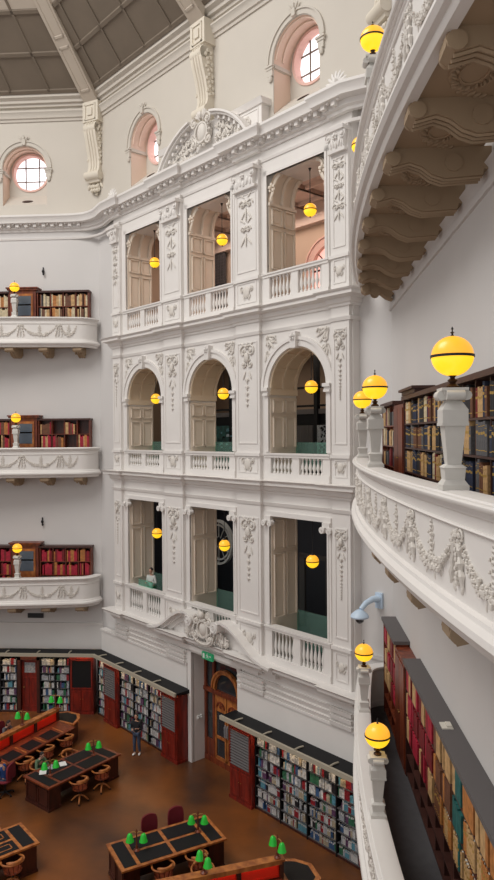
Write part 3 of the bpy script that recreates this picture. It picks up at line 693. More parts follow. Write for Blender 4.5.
# ================================================================== BALCONIES
def bd(t):                                   # how far the front stands out from the wall
    a = abs(t); D = 1.46-.0115*min(a, 7.0)**2
    if a > 7.0: D *= sqrt(max(0, 1-((a-7.0)/.70)**2))
    return D
TS = [-7.69, -7.66, -7.6, -7.5, -7.38, -7.22, -7.05]+[-6.8+.4*i for i in range(35)]+[7.05, 7.22, 7.38, 7.5, 7.6, 7.66, 7.69]
def bal_frame(fr):                           # follow the curved front: s along, d out of it
    def f(t, d, z):
        D = bd(t); e = .02; dt = (bd(min(t+e, 7.69))-bd(max(t-e, -7.69)))/(2*e); dt = max(-3, min(3, dt)); L = sqrt(1+dt*dt)
        return fr(t+HALF-dt/L*d, D+d/L, z)
    return f
def balcony(fr, zb, label, tvis, loc, br=True, flip=1):
    # zb: gallery floor level
    r = thing('balcony', label, 'balcony', loc, None)
    path = [fr(t+HALF, bd(t), 0)[:2] for t in TS]
    sd = -1 if fr is RIGHT else -1
    # front normal check: offset must point away from the wall
    def sw(prof):
        m = MB(); m.sweep(path, prof, side=SIDE[fr is RIGHT], closed=True); return m
    z = zb
    mk('fascia', sw([(0, z+.10), (-.10, z+.10), (-.10, z+.95), (0, z+.95)]), 'plaster', r)
    mk('rail_cap', sw([(-.26, z+1.08), (-.26, z+1.03), (-.2, z+.99), (-.12, z+.93), (.0, z+.93), (.02, z+.95), (.02, z+.985), (.055, z+.99), (.055, z+1.015), (.085, z+1.02), (.10, z+1.04), (.10, z+1.06), (.085, z+1.075), (.04, z+1.08), (.03, z+1.095), (-.06, z+1.10), (-.22, z+1.10)]), 'plaster', r)
    mk('frieze_bead', sw([(-.02, z+.80), (.018, z+.80), (.03, z+.815), (.018, z+.83), (-.02, z+.83)]), 'plaster', r)
    mk('bottom_moulding', sw([(-.12, z-.17), (.0, z-.17), (.03, z-.12), (.03, z-.09), (.09, z-.07), (.13, z-.01), (.12, z+.05), (.06, z+.09), (.05, z+.13), (.0, z+.15), (-.12, z+.15)]), 'plaster', r)
    m = MB(fr); poly = [(t+HALF, max(0, bd(t)-.05)) for t in TS]
    pts = [fr(u, d, 0)[:2] for u, d in poly]
    base = [fr(.06, 0, 0)[:2], fr(2*HALF-.06, 0, 0)[:2]]
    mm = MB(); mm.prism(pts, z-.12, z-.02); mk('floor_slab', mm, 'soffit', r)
    mm = MB(); mm.prism(pts, z-.02, z); mk('floor_covering', mm, 'charcoal', r, label='dark grey walkway floor')
    # brackets
    f = bal_frame(fr)
    ks = [k for k in range(-5, 6) if tvis[0]-.8 <= k*1.4 <= tvis[1]+.8]
    if br:
        for k in ks:
            t = k*1.4; D = bd(t)
            mb = MB(fr); W = .15
            prof = [(-.05, z-.12), (D-.12, z-.12), (D-.04, z-.2), (D-.04, z-.30), (D-.12, z-.36), (D-.24, z-.33), (D-.36, z-.30), (D-.52, z-.36), (D-.66, z-.47), (D-.82, z-.53), (.12, z-.5), (.1, z-.42), (.0, z-.42), (-.05, z-.42)]
            mb.prof_u(prof, t+HALF-W, t+HALF+W)
            for q in (-.1, 0, .1): mb.tube([(t+HALF+q, p[0], p[1]-.01) for p in prof[4:11]], .025, 5)
            for s_ in (1, -1): mb.cyl((t+HALF+s_*(W-.01), D-.14, z-.26), (t+HALF+s_*(W+.035), D-.14, z-.26), .1, seg=12); mb.cyl((t+HALF+s_*(W-.01), .5, z-.33), (t+HALF+s_*(W+.02), .5, z-.33), .12, seg=12)
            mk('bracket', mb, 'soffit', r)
        if br == 2:                                        # wreath reliefs on the soffit, seen from below
            for k in ks:
                mb = MB(fr); t = (k+.5)*1.4; D = bd(t)*.55
                n_ = 28
                mb.tube([(t+HALF+.36*cos(q*2*pi/n_), D+.25*sin(q*2*pi/n_), z-.125) for q in range(n_+1)], .022, 5); mb.tube([(t+HALF+.24*cos(q*2*pi/n_), D+.15*sin(q*2*pi/n_), z-.125) for q in range(n_+1)], .014, 5)
                for q in range(n_):
                    a = q*2*pi/n_; r_ = .30+.03*(q % 2); mb.ell((t+HALF+(r_+.03)*cos(a), D+r_*.68*sin(a), z-.13), (.05*cos(a+.6), .05*sin(a+.6), 0), (-.022*sin(a+.6), .022*cos(a+.6), 0), (0, 0, .03), 6, 4)
                for s_ in (1, -1):
                    for q in range(5): mb.ell((t+HALF+s_*(.40+.035*q), D+s_*.0+.06-.07*q, z-.125), (.05, .04*s_, 0), (-.012, .03, 0), (0, 0, .028), 6, 4)
                mb.box(t+HALF-.40, t+HALF+.40, D-.03, D+.03, z-.124, z-.119) if 0 else None
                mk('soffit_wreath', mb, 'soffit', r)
    # garlands
    PD = 1.57; n0, n1 = int(math.ceil((tvis[0])/PD)), int(math.floor(tvis[1]/PD))
    for n in range(n0-1, n1+1):
        mb = MB(f); rr = random.Random(n*7+3); t0, t1 = n*PD, (n+1)*PD
        if t1 > 7.3 or t0 < -7.3: t1 = min(t1, 7.1); t0 = max(t0, -7.1)
        if t1-t0 < .4: continue
        N = 34
        for i in range(N+1):
            q = i/N; t = t0+.10+(t1-t0-.20)*q; zz = z+.70-.36*(1-abs(2*q-1)**2.4)
            rad = .028+.032*(1-(2*q-1)**2)
            mb.ball((t, .0, zz), rad*.8, rad*.6, rad*.8, 6, 4)
            for _ in range(4): k_ = rad*rr.uniform(.3, .5); mb.ball((t+rr.uniform(-.03, .03), .022+rr.random()*.012, zz+rr.uniform(-rad, rad)*1.1), k_, k_*.9, k_, 5, 3)
            if i % 6 == 3 and .2 < q < .8: leaf(mb, t, zz-rad, -pi/2+rr.uniform(-.5, .5), .10, .02, .012, .015)
        tm = (t0+t1)/2                                     # candelabra between swags
        for q, (hh, ww) in enumerate(((.76, .018), (.72, .034), (.68, .022), (.63, .040), (.58, .024), (.53, .046), (.48, .03), (.44, .036))): mb.ball((tm, .008, z+hh), ww, .022, .022, 7, 4)
        for s_ in (1, -1):
            for hh, L_ in ((.44, .16), (.54, .13), (.64, .10)): leaf(mb, tm, z+hh, pi/2-s_*.6, L_, .02, .012, .014); spiral(mb, tm+s_*.055, z+hh, .028, .016, s_, 0, 1, .010, 6)
        mk('garland_relief', mb, 'relief', r)
        if n*PD == t0 and abs(t0) < 7.0:
            mb = MB(f); rosette(mb, t0, z+.72, .075, .018)
            for s_ in (1, -1):
                spiral(mb, t0+s_*.085, z+.735, .062, .02, -s_, 0, 1.1, .020, 9); spiral(mb, t0+s_*.10, z+.64, .05, .02, s_, 1, 1.1, .016, 8)
                mb.tube([(t0+s_*(.05+.012*q+.02*(q % 2)), .02, z+.66-.055*q) for q in range(8)], [.022, .034, .02, .036, .022, .034, .024, .01], 6)
                leaf(mb, t0+s_*.12, z+.30, radians(-90-s_*25), .10, .03, .015, .02)
            for q in range(9):
                for _ in range(2): mb.ball((t0+rr.uniform(-.03, .03), .022, z+.64-.042*q), .024, .022, .026, 5, 4)
            mk('bow_relief', mb, 'relief', r)
    return r
SIDE = {True: 1, False: 1}
def side_for(fr):
    p0, p1 = Vector(fr(7, 1, 0)[:2]), Vector(fr(8, 1, 0)[:2]); d = (p1-p0).normalized(); n = Vector((-d.y, d.x)); out = Vector(fr(7, 2, 0)[:2])-p0
    return 1 if n.dot(out) > 0 else -1
SIDE = {True: side_for(RIGHT), False: side_for(LEFT)}
FL = [4.65, 10.15, 15.65]
RF = [4.53, 10.12, 15.70]
balcony(RIGHT, RF[0], 'lowest balcony on the right, seen from above with dark floor and red books', (-3.5, 7.3), RIGHT(HALF, .7, RF[0]-.3))
balcony(RIGHT, RF[1], 'near curved white balcony on the right at eye level with large garland reliefs', (-6.6, 7.3), RIGHT(HALF, .7, RF[1]-.3))
balcony(RIGHT, RF[2], 'balcony overhead at the top right, seen from below with a row of scroll brackets', (-6.6, 7.3), RIGHT(HALF, .7, RF[2]-.3), 2)
LN = ['lowest', 'middle', 'top']
for k in range(3):
    balcony(LEFT, FL[k], '%s of the three white balconies on the far left wall' % LN[k], (-7.3, -2.5), LEFT(HALF, .7, FL[k]-.3))

# ================================================================== GLOBE LAMPS
def globe(mb_parent, z, r=.2, hang=False):
    m = MB(); n = 10
    pr = [(max(.001, r*sin(pi*i/(2*n))), z-r*cos(pi*i/(2*n))) for i in range(n+1)]; m.lathe(pr, seg=24); mk('lower_globe', m, 'globe_yellow', mb_parent, local=True, label='bright yellow lower half of the globe')
    pr = [(max(.001, r*cos(pi*i/(2*n))), z+.005+r*sin(pi*i/(2*n))) for i in range(n+1)]; m = MB(); m.lathe(pr, seg=24); mk('upper_globe', m, 'globe_amber', mb_parent, local=True, label='amber upper half of the globe')
    m = MB(); m.lathe([(r*.9, z-.012), (r+.008, z-.012), (r+.008, z+.014), (r*.9, z+.014)], seg=28); mk('metal_band', m, 'iron', mb_parent, local=True)
def pedestal_lamp(stem='stone_white'):
    root = thing('globe_lamp', 'x', 'lamp')
    m = MB(); m.frus(0, 0, 0, .05, .125, .125, .125, .125); m.frus(0, 0, .05, .10, .12, .12, .09, .09); m.frus(0, 0, .10, .22, .09, .09, .10, .10)
    m.frus(0, 0, .22, .25, .11, .11, .075, .075); m.frus(0, 0, .25, .64, .065, .065, .10, .10)
    m.frus(0, 0, .64, .67, .125, .125, .125, .125); m.frus(0, 0, .67, .80, .12, .12, .12, .12) ; m.frus(0, 0, .80, .90, .12, .12, .065, .065); m.frus(0, 0, .90, .95, .065, .065, .07, .07)
    mk('pedestal', m, stem, root, local=True)
    m = MB(); 
    for y in (-.105, .105):
        m.panel(-.06, .06, .30, .60, y-.02 if y > 0 else y-.0, .012, .02) if 0 else None
    m.frus(0, 0, .95, .99, .10, .10, .11, .11); m.frus(0, 0, .99, 1.02, .125, .125, .125, .125)
    for sx in (1, -1):
        m.cyl((sx*.115, -.085, .945), (sx*.115, .085, .945), .05, seg=12); m.cyl((-.085, sx*.115, .945), (.085, sx*.115, .945), .05, seg=12)
    mk('scroll_capital', m, stem, root, local=True)
    m = MB(); m.lathe([(.06, 1.02), (.065, 1.04), (.03, 1.07), (.05, 1.10), (.022, 1.12), (.03, 1.14), (.07, 1.155), (.05, 1.165)], seg=12); mk('collar', m, 'bronze', root, local=True)
    globe(root, 1.34)
    m = MB(); m.lathe([(.03, 1.535), (.015, 1.55), (.008, 1.57), (.022, 1.58), (.006, 1.59), (.006, 1.61), (.014, 1.615), (.003, 1.64)], seg=8); mk('finial', m, 'iron', root, local=True)
    return root
pl = pedestal_lamp(); first = True
def put(o, loc, rz, label, group=None):
    o.location = loc; o.rotation_euler.z = rz; o['label'] = label
    if group: o['group'] = group
    WL[o.name] = Vector(loc)
spots = []
RL = {(1, -4.2): 'large yellow globe lamp on the near right balcony rail, closest to the camera', (1, .28): 'amber globe lamp on the near right balcony, the middle one of three',
      (1, 4.42): 'yellow globe lamp on the near right balcony, farthest of three, half hidden',
      (0, .2): 'yellow globe lamp on the lowest right balcony rail, the nearer one', (0, 4.42): 'yellow globe lamp on the lowest right balcony rail, farther one',
      (2, .28): 'yellow globe lamp at the top edge standing on the overhead balcony rail', (2, 4.42): 'yellow globe lamp on the overhead balcony, mostly hidden behind its curved front'}
for (k, t), lb in RL.items():
    p = RIGHT(t+HALF, bd(t)-.12, RF[k]+1.10); spots.append((p, RIGHT.rz, lb))
for k in range(3):
    p = LEFT(HALF-4.44, bd(4.4)-.12, FL[k]+1.08); spots.append((p, LEFT.rz, 'yellow globe lamp on a white pedestal on the %s balcony of the far left wall' % LN[k]))
for i, (p, rz, lb) in enumerate(spots):
    o = pl if i == 0 else copy_tree(pl)
    if i == 0: KIDSOF(pl)
    put(o, p, rz, lb, 'globe lamps on the balcony rails'); o.scale = (1, 1, .955)
# hanging lamps in the arcade
def hanging():
    root = thing('pendant_lamp', 'x', 'lamp')
    globe(root, 0, .195)
    m = MB(); m.lathe([(.05, .19), (.06, .2), (.03, .23), (.012, .25), (.03, .27), (.008, .29)], seg=10); mk('cap', m, 'iron', root, local=True)
    m = MB(); m.cyl((0, 0, .28), (0, 0, 1.25), .011, seg=6); m.lathe([(.05, 1.25), (.03, 1.2), (.012, 1.15)], seg=8); mk('rod', m, 'iron', root, local=True)
    m = MB(); m.lathe([(.012, -.23), (.02, -.21), (.03, -.19)], seg=8); mk('finial', m, 'iron', root, local=True)
    return root
hl = hanging(); KIDSOF(hl)
ROW = ['bottom', 'middle', 'top']; CLN = ['left', 'centre', 'right']
i = 0
for k, z in enumerate((7.95, 13.2, 18.5)):
    for j, (a, b) in enumerate(BAY):
        o = hl if i == 0 else copy_tree(hl)
        put(o, MID((a+b)/2-.26, -.36, z-.04), MID.rz, 'yellow globe pendant hanging in the %s opening of the %s row of the arcade' % (CLN[j], ROW[k]), 'pendant globes in the arcade openings'); i += 1

# ================================================================== BALUSTRADES
for k, (zf, zr) in enumerate(((4.60, 5.77), (10.32, 11.16), (15.72, 16.75))):
    for j, (a, b) in enumerate(BAY):
        r = thing('balustrade', 'white balustrade with two groups of balusters in the %s opening of the %s row' % (CLN[j], ROW[k]), 'balustrade', MID((a+b)/2, 0, zf), 'balustrades of the arcade')
        mb = MB(MID); mb.box(a-.15, b+.15, -.16, .10, zr-.13, zr-.05); mb.box(a-.18, b+.18, -.18, .13, zr-.05, zr); mk('rail', mb, 'plaster', r)
        mb = MB(MID); mb.box(a-.15, b+.15, -.14, .09, zf, zf+.22); mk('plinth', mb, 'plaster', r)
        c = (a+b)/2
        for x in (a-.02, c, b+.02): 
            mb = MB(MID); mb.box(x-.14, x+.14, -.11, .07, zf+.2, zr-.12); mk('post', mb, 'plaster', r)
        h = zr-.13-zf-.22
        for x0, x1 in ((a+.14, c-.14), (c+.14, b-.14)):
            for q in range(6):
                x = x0+(x1-x0)*(q+.5)/6; mb = MB(); p = MID(x, -.02, zf+.22)
                mb.lathe([(.05, 0), (.05, h*.1), (.028, h*.14), (.03, h*.2), (.058, h*.38), (.05, h*.5), (.026, h*.72), (.024, h*.84), (.045, h*.9), (.045, h)], p, 8)
                mk('baluster', mb, 'plaster', r)
        zt = [5.95, 11.36][k] if k < 2 else None
        if zt:
            mb = MB(MID); mb.box(a+.05, b-.05, -1.16, -1.13, zf+.3, zt+.12); tag(mk('glass_screen', mb, 'tint_glass'), 'green-tinted glass screen behind the balustrade of the %s opening in the %s row' % (CLN[j], ROW[k]), 'glass screen', 'glass screens behind the balustrades')

# things inside the galleries
mb = MB(MID); band(mb, 9.1, 7.28, .84, .93, 0, 2*pi, -3.3, -3.16, 40); band(mb, 9.1, 7.28, .68, .74, 0, 2*pi, -3.3, -3.2, 40)
for q in range(12): a = q*pi/6; mb.tube([(9.1+.2*cos(a), -3.24, 7.28+.2*sin(a)), (9.1+.86*cos(a), -3.24, 7.28+.86*sin(a))], .018, 5)
tag(mk('ring_display', mb, 'white'), 'large white spoked ring in the dark behind the centre opening of the bottom row', 'ring')
mb = MB(MID)
for a in (3.15, 7.75, 11.0, .4): mb.box(a, a+.16, -3.0, -2.84, 10.15, 14.9)
for z in (12.70, 13.35): mb.box(F0, F1, -3.0, -2.9, z, z+.07)
mb.box(F0, F1, -3.2, -3.0, 12.1, 12.45); mb.box(F0-.2, F1+.2, -5.35, -5.3, 10.15, 12.5)
S('trim_40', mb, 'black')
mb = MB(MID); mb.box(F0, F1, -2.98, -2.9, 12.45, 12.62); S('trim_41', mb, 'greytop')
mb = MB(MID); mb.box(2.55, 3.12, -2.85, -2.80, 10.6, 12.05); mb.m = 1; rq = random.Random(9)
for _ in range(60): x, z = rq.uniform(2.6, 3.07), rq.uniform(10.7, 12.0); mb.box(x-.03, x+.03, -2.80, -2.79, z-.03, z+.04)
tag(mk('poster', mb, ['lib_pale grey', 'black']), 'grey speckled poster at the right edge inside the right arch, middle row', 'poster')
mb = MB(MID)
for q in range(12): mb.cyl((3.40+q*.085, -2.85, 10.3), (3.40+q*.085, -2.85, 12.05), .05, seg=6)
tag(mk('curtain', mb, 'greytop'), 'grey-brown curtain hanging inside the right arch, middle row', 'curtain')
r = thing('lit_display', 'blue-green cluttered display inside the centre arch, middle row', 'display', MID(8.3, -2.8, 10.3))
mb = MB(MID); mb.box(7.7, 9.2, -2.95, -2.85, 10.3, 12.1); mk('board', mb, 'tealcloth', r)
for q in range(38):
    x, z = rq.uniform(7.75, 9.1), rq.uniform(10.6, 12.0); mb = MB(MID); a_ = rq.uniform(.03, .09); mb.slab([(x-a_, z-a_*.5), (x+a_, z-a_*.7), (x+a_*.8, z+a_*.5), (x-a_*.6, z+a_*.7)], [], -2.85, -2.80-rq.random()*.05); mk('card', mb, rq.choice(['lib_sky blue', 'tealcloth', 'black', 'blue_grey']), r)
mb = MB(MID); mb.box(4.45, 4.72, -3.6, -3.5, 4.65, 7.3); mb.box(3.3, 3.42, -3.6, -3.5, 4.65, 7.3); mb.box(3.3, 4.72, -3.6, -3.5, 7.2, 7.35)
S('door_2', mb, 'greytop')
mb = MB(MID); mb.box(9.75, 10.6, -4.3, -4.2, 16.9, 19.6); mb.m = 1
for q in range(8): mb.box(9.78+q*.11, 9.80+q*.11, -4.19, -4.17, 16.95, 19.55)
for q in range(20): mb.box(9.75, 10.6, -4.19, -4.17, 17+q*.13, 17.02+q*.13)
tag(mk('mesh_screen', mb, ['charcoal', 'greytop']), 'dark mesh screen on the back wall of the left opening in the top row', 'screen')
# ================================================================== GALLERY BOOKCASES AND BOOKS
BM = {}
def book_mesh(kind, colname):
    k = (kind, colname)
    if k in BM: return BM[k]
    m = MB(); pre = 'vol_' if kind == 'v' else 'lib_'
    m.box(-.5, -.40, -.5, .44, 0, 1); m.box(.40, .5, -.5, .44, 0, 1); m.m = 1; m.box(-.40, .40, -.46, .40, .02, .98); m.m = 0
    n = 4; vs = []                                   # rounded spine
    for z in (0, 1): vs += [(-.5+i/n, .42+.08*sin(pi*i/n), z) for i in range(n+1)]
    m.add(vs, [(i, i+1, n+2+i, n+1+i) for i in range(n)]); m.m = 2
    for z0, z1 in (((.14, .17), (.62, .70), (.86, .88)) if kind == 'v' else ((.70, .90),)):
        vs = []
        for z in (z0, z1): vs += [(-.42+.84*i/n, .435+.08*sin(pi*i/n), z) for i in range(n+1)]
        m.add(vs, [(i, i+1, n+2+i, n+1+i) for i in range(n)])
    me = bpy.data.meshes.new('book'); me.from_pydata(m.v, [], m.fc)
    for x in (pre+colname, 'paper', 'gold' if kind == 'v' else ('lib_white' if colname != 'white' else 'lib_pale grey')): me.materials.append(MT[x])
    me.polygons.foreach_set('material_index', m.mi); BM[k] = me; return me
NB = {'v': 0, 'l': 0}
def put_book(fr, u, d, z, t, h, dep, kind, colname, label, group, lean=0):
    o = bpy.data.objects.new('bound_volume' if kind == 'v' else 'library_book', book_mesh(kind, colname)); COL.objects.link(o); o.location = fr(u, d, z+.004); o.scale = (t, dep, h)
    o.rotation_euler = (0, lean, fr.rz); o['label'] = label; o['category'] = 'bound volume' if kind == 'v' else 'library book'; o['group'] = group; NB[kind] += 1
def stuff_book(mb, pals_, pal, u, d, z, t, h, dep):
    mb.box(u-t*.48, u+t*.48, d-dep/2, d+dep/2, z, z+h); mb.mi[-6:] = [pals_.index(pal)]*6
ROWN = ['bottom', 'second', 'third', 'top', 'fifth', 'sixth', 'seventh']
def fill(u0, u1, rr, tmin, tmax, hmin, hmax, palf, gap=.0, run_=(2, 7)):
    u = u0+.01; run = None; nrun = 0; out = []
    while True:
        if nrun <= 0: run = palf(rr, (u-u0)/(u1-u0)); nrun = rr.randint(*run_); hh = rr.uniform(hmin, hmax); tt = rr.uniform(tmin, tmax)
        t = tt*rr.uniform(.85, 1.15)
        if u+t > u1-.01: break
        if rr.random() > gap: out.append((u+t/2, t*.97, min(hmax, hh*rr.uniform(.93, 1.05)), run))
        u += t; nrun -= 1
    return out
def bookcase(fr, u0, u1, d1, z0, z1, nrow, ndiv, label, group=None, m='shelf_wood', low=0, top='shelf_wood', back=True):
    r = thing('bookcase', label, 'bookcase', fr((u0+u1)/2, d1/2, z0), group)
    mb = MB(fr); mb.box(u0, u1, .0, .03, z0, z1); mk('back_panel', mb, 'wood_dark', r)
    for x in (u0, u1-.04): mb = MB(fr); mb.box(x, x+.04, 0, d1, z0, z1); mk('side_panel', mb, m, r)
    mb = MB(fr); mb.box(u0-.03, u1+.03, 0, d1+.05, z1-.06, z1+.02); mk('top_board', mb, top, r)
    base = z0+.08; hs = (z1-.06-low-base)/nrow; zs = [base+low+i*hs for i in range(nrow)]
    if low: zs0 = [base]+([base+low/2] if low > .6 else [])+zs
    else: zs0 = zs
    for z in zs0: mb = MB(fr); mb.box(u0+.04, u1-.04, .03, d1-.01, z-.03, z); mk('shelf_board', mb, m, r)
    cell = (u1-u0-.04)/ndiv; cells = []
    for i in range(ndiv):
        if i: mb = MB(fr); mb.box(u0+.02+i*cell-.02, u0+.02+i*cell+.02, .03, d1-.05, z0+.05, z1-.06); mk('divider', mb, m, r)
        cells.append((u0+.05+i*cell, u0+.01+(i+1)*cell-.03))
    return zs, hs, cells

rr = random.Random(11)
def pal_b2(r_, q): return r_.choice(['black', 'navy blue', 'brown', 'tan', 'cream', 'dark red', 'grey', 'black', 'tan', 'navy blue', 'brown', 'grey'])
def pal_b1(q_):
    def f(r_, q):
        y = q_+q
        return r_.choice(['tan', 'orange', 'crimson'] if y < 4.2 else (['teal', 'teal', 'tan'] if y < 5.6 else (['tan', 'cream', 'orange', 'brown'] if y < 8 else ['crimson', 'crimson', 'dark red'])))
    return f
D0 = .32
# main units along the right wall (u = Y-3.26); Y = u+3.26
PALL = [n for n, c in VOL]; far = MB(RIGHT)
for k, nm in ((1, 'near right balcony'), (0, 'lowest right balcony')):
    segs = [(11.5, 2.6, 'a')]
    zt = [6.98, 12.50][k]; FLk = RF[k]
    for si, (ub, ua, txt) in enumerate(segs):
        zs, hs, cells = bookcase(RIGHT, ua, ub, D0, FLk, zt, 3, 13, 'long dark bookcase against the wall of the %s balcony' % ['lowest right', 'near right'][k], None, low=.78, top='greytop' if k == 0 else 'shelf_wood')
        for ri, z in enumerate(zs):
            for ci, (c0, c1) in enumerate(cells):
                if k == 1 and c0 < 3.0: continue
                y = (c0+c1)/2+3.26
                pf = pal_b2 if k == 1 else (lambda r_, q, y=y: r_.choice(['tan', 'brown', 'navy blue', 'tan', 'orange'] if y < 8.6 else (['orange', 'tan', 'orange'] if y < 9.7 else (['teal', 'teal', 'tan'] if y < 10.5 else (['tan', 'orange', 'tan', 'brown'] if y < 12.2 else ['crimson', 'crimson', 'dark red', 'tan'])))))
                for u, t, h, pn in fill(c0, c1, rr, .075, .105, hs*.76, hs*.93, pf, .03, (1, 4)):
                    if NB['v'] < 300 and (k == 1 or y < 12):
                        put_book(RIGHT, u, D0-.13, z, t, h, .25, 'v', pn, '%s volume on the %s row of the %s, %s right balcony' % (pn, ['lowest', 'middle', 'top'][ri], 'long bookcase, '+['nearest', 'middle', 'farther'][0 if y < 8.6 else (1 if y < 10.6 else 2)]+' part', ['lowest', 'near'][k]), 'bound volumes in the bookcases of the right balconies')
                    else: far.f = RIGHT; stuff_book(far, PALL, pn, u, D0-.13, z, t, h, .25)
    D1 = D0
    zs, hs, cells = bookcase(RIGHT, 12.82, 14.95, D1, FLk, zt-.02, 3, 4, 'short red-brown bookcase at the far end of the %s right balcony' % ['lowest', 'near'][k], None, low=.78, m='wood', top='greytop' if k == 0 else 'shelf_wood')
    r = thing('cupboard', 'tall plain red-brown cupboard between the two bookcases of the %s right balcony' % ['lowest', 'near'][k], 'cupboard', RIGHT(12.15, .2, FLk))
    mb = MB(RIGHT); mb.box(11.53, 12.78, 0.005, D0+.01, FLk, zt-.12); mk('body', mb, 'wood', r)
    for c_ in (11.56, 12.17): mb = MB(RIGHT); mb.box(c_, c_+.58, D0+.01, D0+.03, FLk+.1, zt-.2); dr = mk('door', mb, 'wood', r); mb = MB(RIGHT); mb.ball((12.10 if c_ < 12 else 12.21, D0+.045, FLk+1.1), .018, .018, .018); mk('knob', mb, 'brass', dr)
    if k:
        mb = MB(RIGHT); mb.box(9.9, 11.4, .005, D0+.06, zt+.025, zt+.10); mb.box(9.84, 11.46, .005, D0+.12, zt+.10, zt+.15)
        mk('end_cornice', mb, 'shelf_wood', None, label='small dark cornice on the far end of the long bookcase, near right balcony', cat='cornice')
    for ri, z in enumerate(zs):
        for c0, c1 in cells:
            for u, t, h, pn in fill(c0, c1, rr, .08, .12, hs*.65, hs*.90, (pal_b2 if k else (lambda r_, q: r_.choice(['crimson', 'dark red', 'crimson', 'tan']))), .03, (1, 4)):
                far.f = RIGHT; stuff_book(far, PALL, pn, u, D1-.13, z, t, h, .25)
mb = MB(RIGHT); mb.box(8.0, 8.25, .12, .3, 7.0, 7.02); mb.box(8.03, 8.2, .14, .22, 7.02, 7.05)
tag(mk('paper_stack', mb, 'paper'), 'white crumpled paper lying on top of the long bookcase of the lowest right balcony', 'paper')
mb = MB(MID); mb.box(-1.8, F0+.05, -.3, -.24, 4.58, 5.6); mb.box(-1.8, F0+.05, -.3, -.18, 5.6, 5.7); S('baseboard_middle', mb, 'wall_paint')
mb = MB(MID); mb.box(-1.8, F0+.05, -.3, -.24, FL[1]+.0, FL[1]+1.02); mb.box(-1.8, F0+.05, -.3, -.18, FL[1]+1.02, FL[1]+1.12); S('baseboard_right', mb, 'wall_paint')

# far-left balconies: bookcases, cabinets, their volumes as one body of books
far.f = LEFT
pals = [['cream', 'tan', 'tan', 'orange', 'grey', 'cream', 'brown'], ['crimson', 'orange', 'crimson', 'tan', 'dark red', 'brown'], ['crimson', 'crimson', 'dark red', 'crimson', 'orange']]
for k in range(3):
    zt = FL[k]+2.32
    for (ua, ub, dd, nm) in ((.36, 2.62, 4, 'right'), (3.86, 7.2, 6, 'left')):
        zs, hs, cells = bookcase(LEFT, ua, ub, .36, FL[k], zt, 3, dd, 'bookcase %s of the wooden cabinet on the %s far-left balcony' % (nm, LN[k]), None, low=.42, m='wood')
        pp = pals[2-k]
        for ri, z in enumerate(zs):
            for c0, c1 in cells:
                if k == 1 and rr.random() < .22: continue
                for u, t, h, pn in fill(c0, c1, rr, .035, .06, hs*.70, hs*.93, lambda r_, q: r_.choice(pp), .04, (1, 3)): stuff_book(far, PALL, pn, u, .22, z, t, h, .25)
    # cabinet
    r = thing('cabinet', 'orange wooden cabinet with dark glazed door and cornice on the %s far-left balcony' % LN[k], 'cabinet', LEFT(3.24, .2, FL[k]))
    mb = MB(LEFT); mb.box(2.66, 3.82, 0, .40, FL[k], zt+.05); mk('body', mb, 'wood', r)
    mb = MB(LEFT); mb.box(2.58, 3.90, 0, .48, zt+.05, zt+.12); mb.box(2.54, 3.94, 0, .53, zt+.12, zt+.17); mk('cornice', mb, 'wood', r)
    mb = MB(LEFT); mb.box(2.78, 3.52, .40, .43, FL[k]+.1, zt-.1); mb.panel(2.80, 3.50, FL[k]+.15, zt-.55, .43, .06, .02); dr = mk('door', mb, 'wood_orange', r)
    mb = MB(LEFT); mb.box(2.86, 3.46, .43, .45, zt-1.05, zt-.2); mk('dark_panel', mb, 'slate', dr, label='dark blue-grey panel')
    mb = MB(LEFT); mb.ball((3.46, .46, FL[k]+1.2), .03, .03, .03); mk('knob', mb, 'brass', dr)
far_o = mk('bound_volume_rows', far, ['vol_'+n for n in PALL], smooth=False)
tag(far_o, 'rows of cream, tan and crimson volumes in the far-left balcony bookcases and far right ones', 'books', kind='stuff')
# small wall fittings
mb = MB(LEFT); mb.box(2.6, 3.3, .0, .05, 3.78, 3.98); mb.m = 1
for q in range(5): mb.box(2.62, 3.28, .05, .06, 3.8+q*.036, 3.815+q*.036)
tag(mk('wall_vent', mb, ['charcoal', 'black']), 'dark slotted vent low on the far left wall under the lowest balcony', 'vent')
for k, (u, z) in enumerate(((2.45, 18.9), (2.6, 8.0))):
    mb = MB(LEFT); mb.ball((u, .06, z), .06, .06, .08); mb.box(u-.02, u+.02, 0, .06, z+.02, z+.18); mb.ball((u-.03, .1, z-.12), .05, .05, .06)
    tag(mk('wall_spotlight', mb, 'iron'), 'small dark spotlight on the far left wall %s' % ['above the top balcony', 'above the lowest balcony'][k], 'spotlight')

# security camera on the recessed strip
r = thing('security_camera', 'pale blue dome security camera on a wall arm under the near right balcony', 'camera', MID(-1.4, -.1, 6.9))
mb = MB(MID); mb.box(-1.62, -1.40, -.28, -.2, 7.0, 7.42); mk('wall_plate', mb, 'camera_blue', r)
mb = MB(MID); mb.tube([(-1.50, -.22, 7.26), (-1.46, .0, 7.27), (-1.44, .26, 7.20), (-1.41, .42, 7.06)], [.10, .085, .075, .07], 10); mk('arm', mb, 'camera_blue', r)
mb = MB(); mb.lathe([(.06, .08), (.10, .06), (.22, -.04), (.25, -.10), (.24, -.13), (.15, -.16)], MID(-1.40, .46, 6.98), 20); mk('hood', mb, 'camera_blue', r)
mb = MB(); mb.lathe([(.001, -.29), (.06, -.28), (.11, -.23), (.13, -.15)], MID(-1.40, .46, 6.98), 14); mk('lens_dome', mb, 'dark_glass', r)
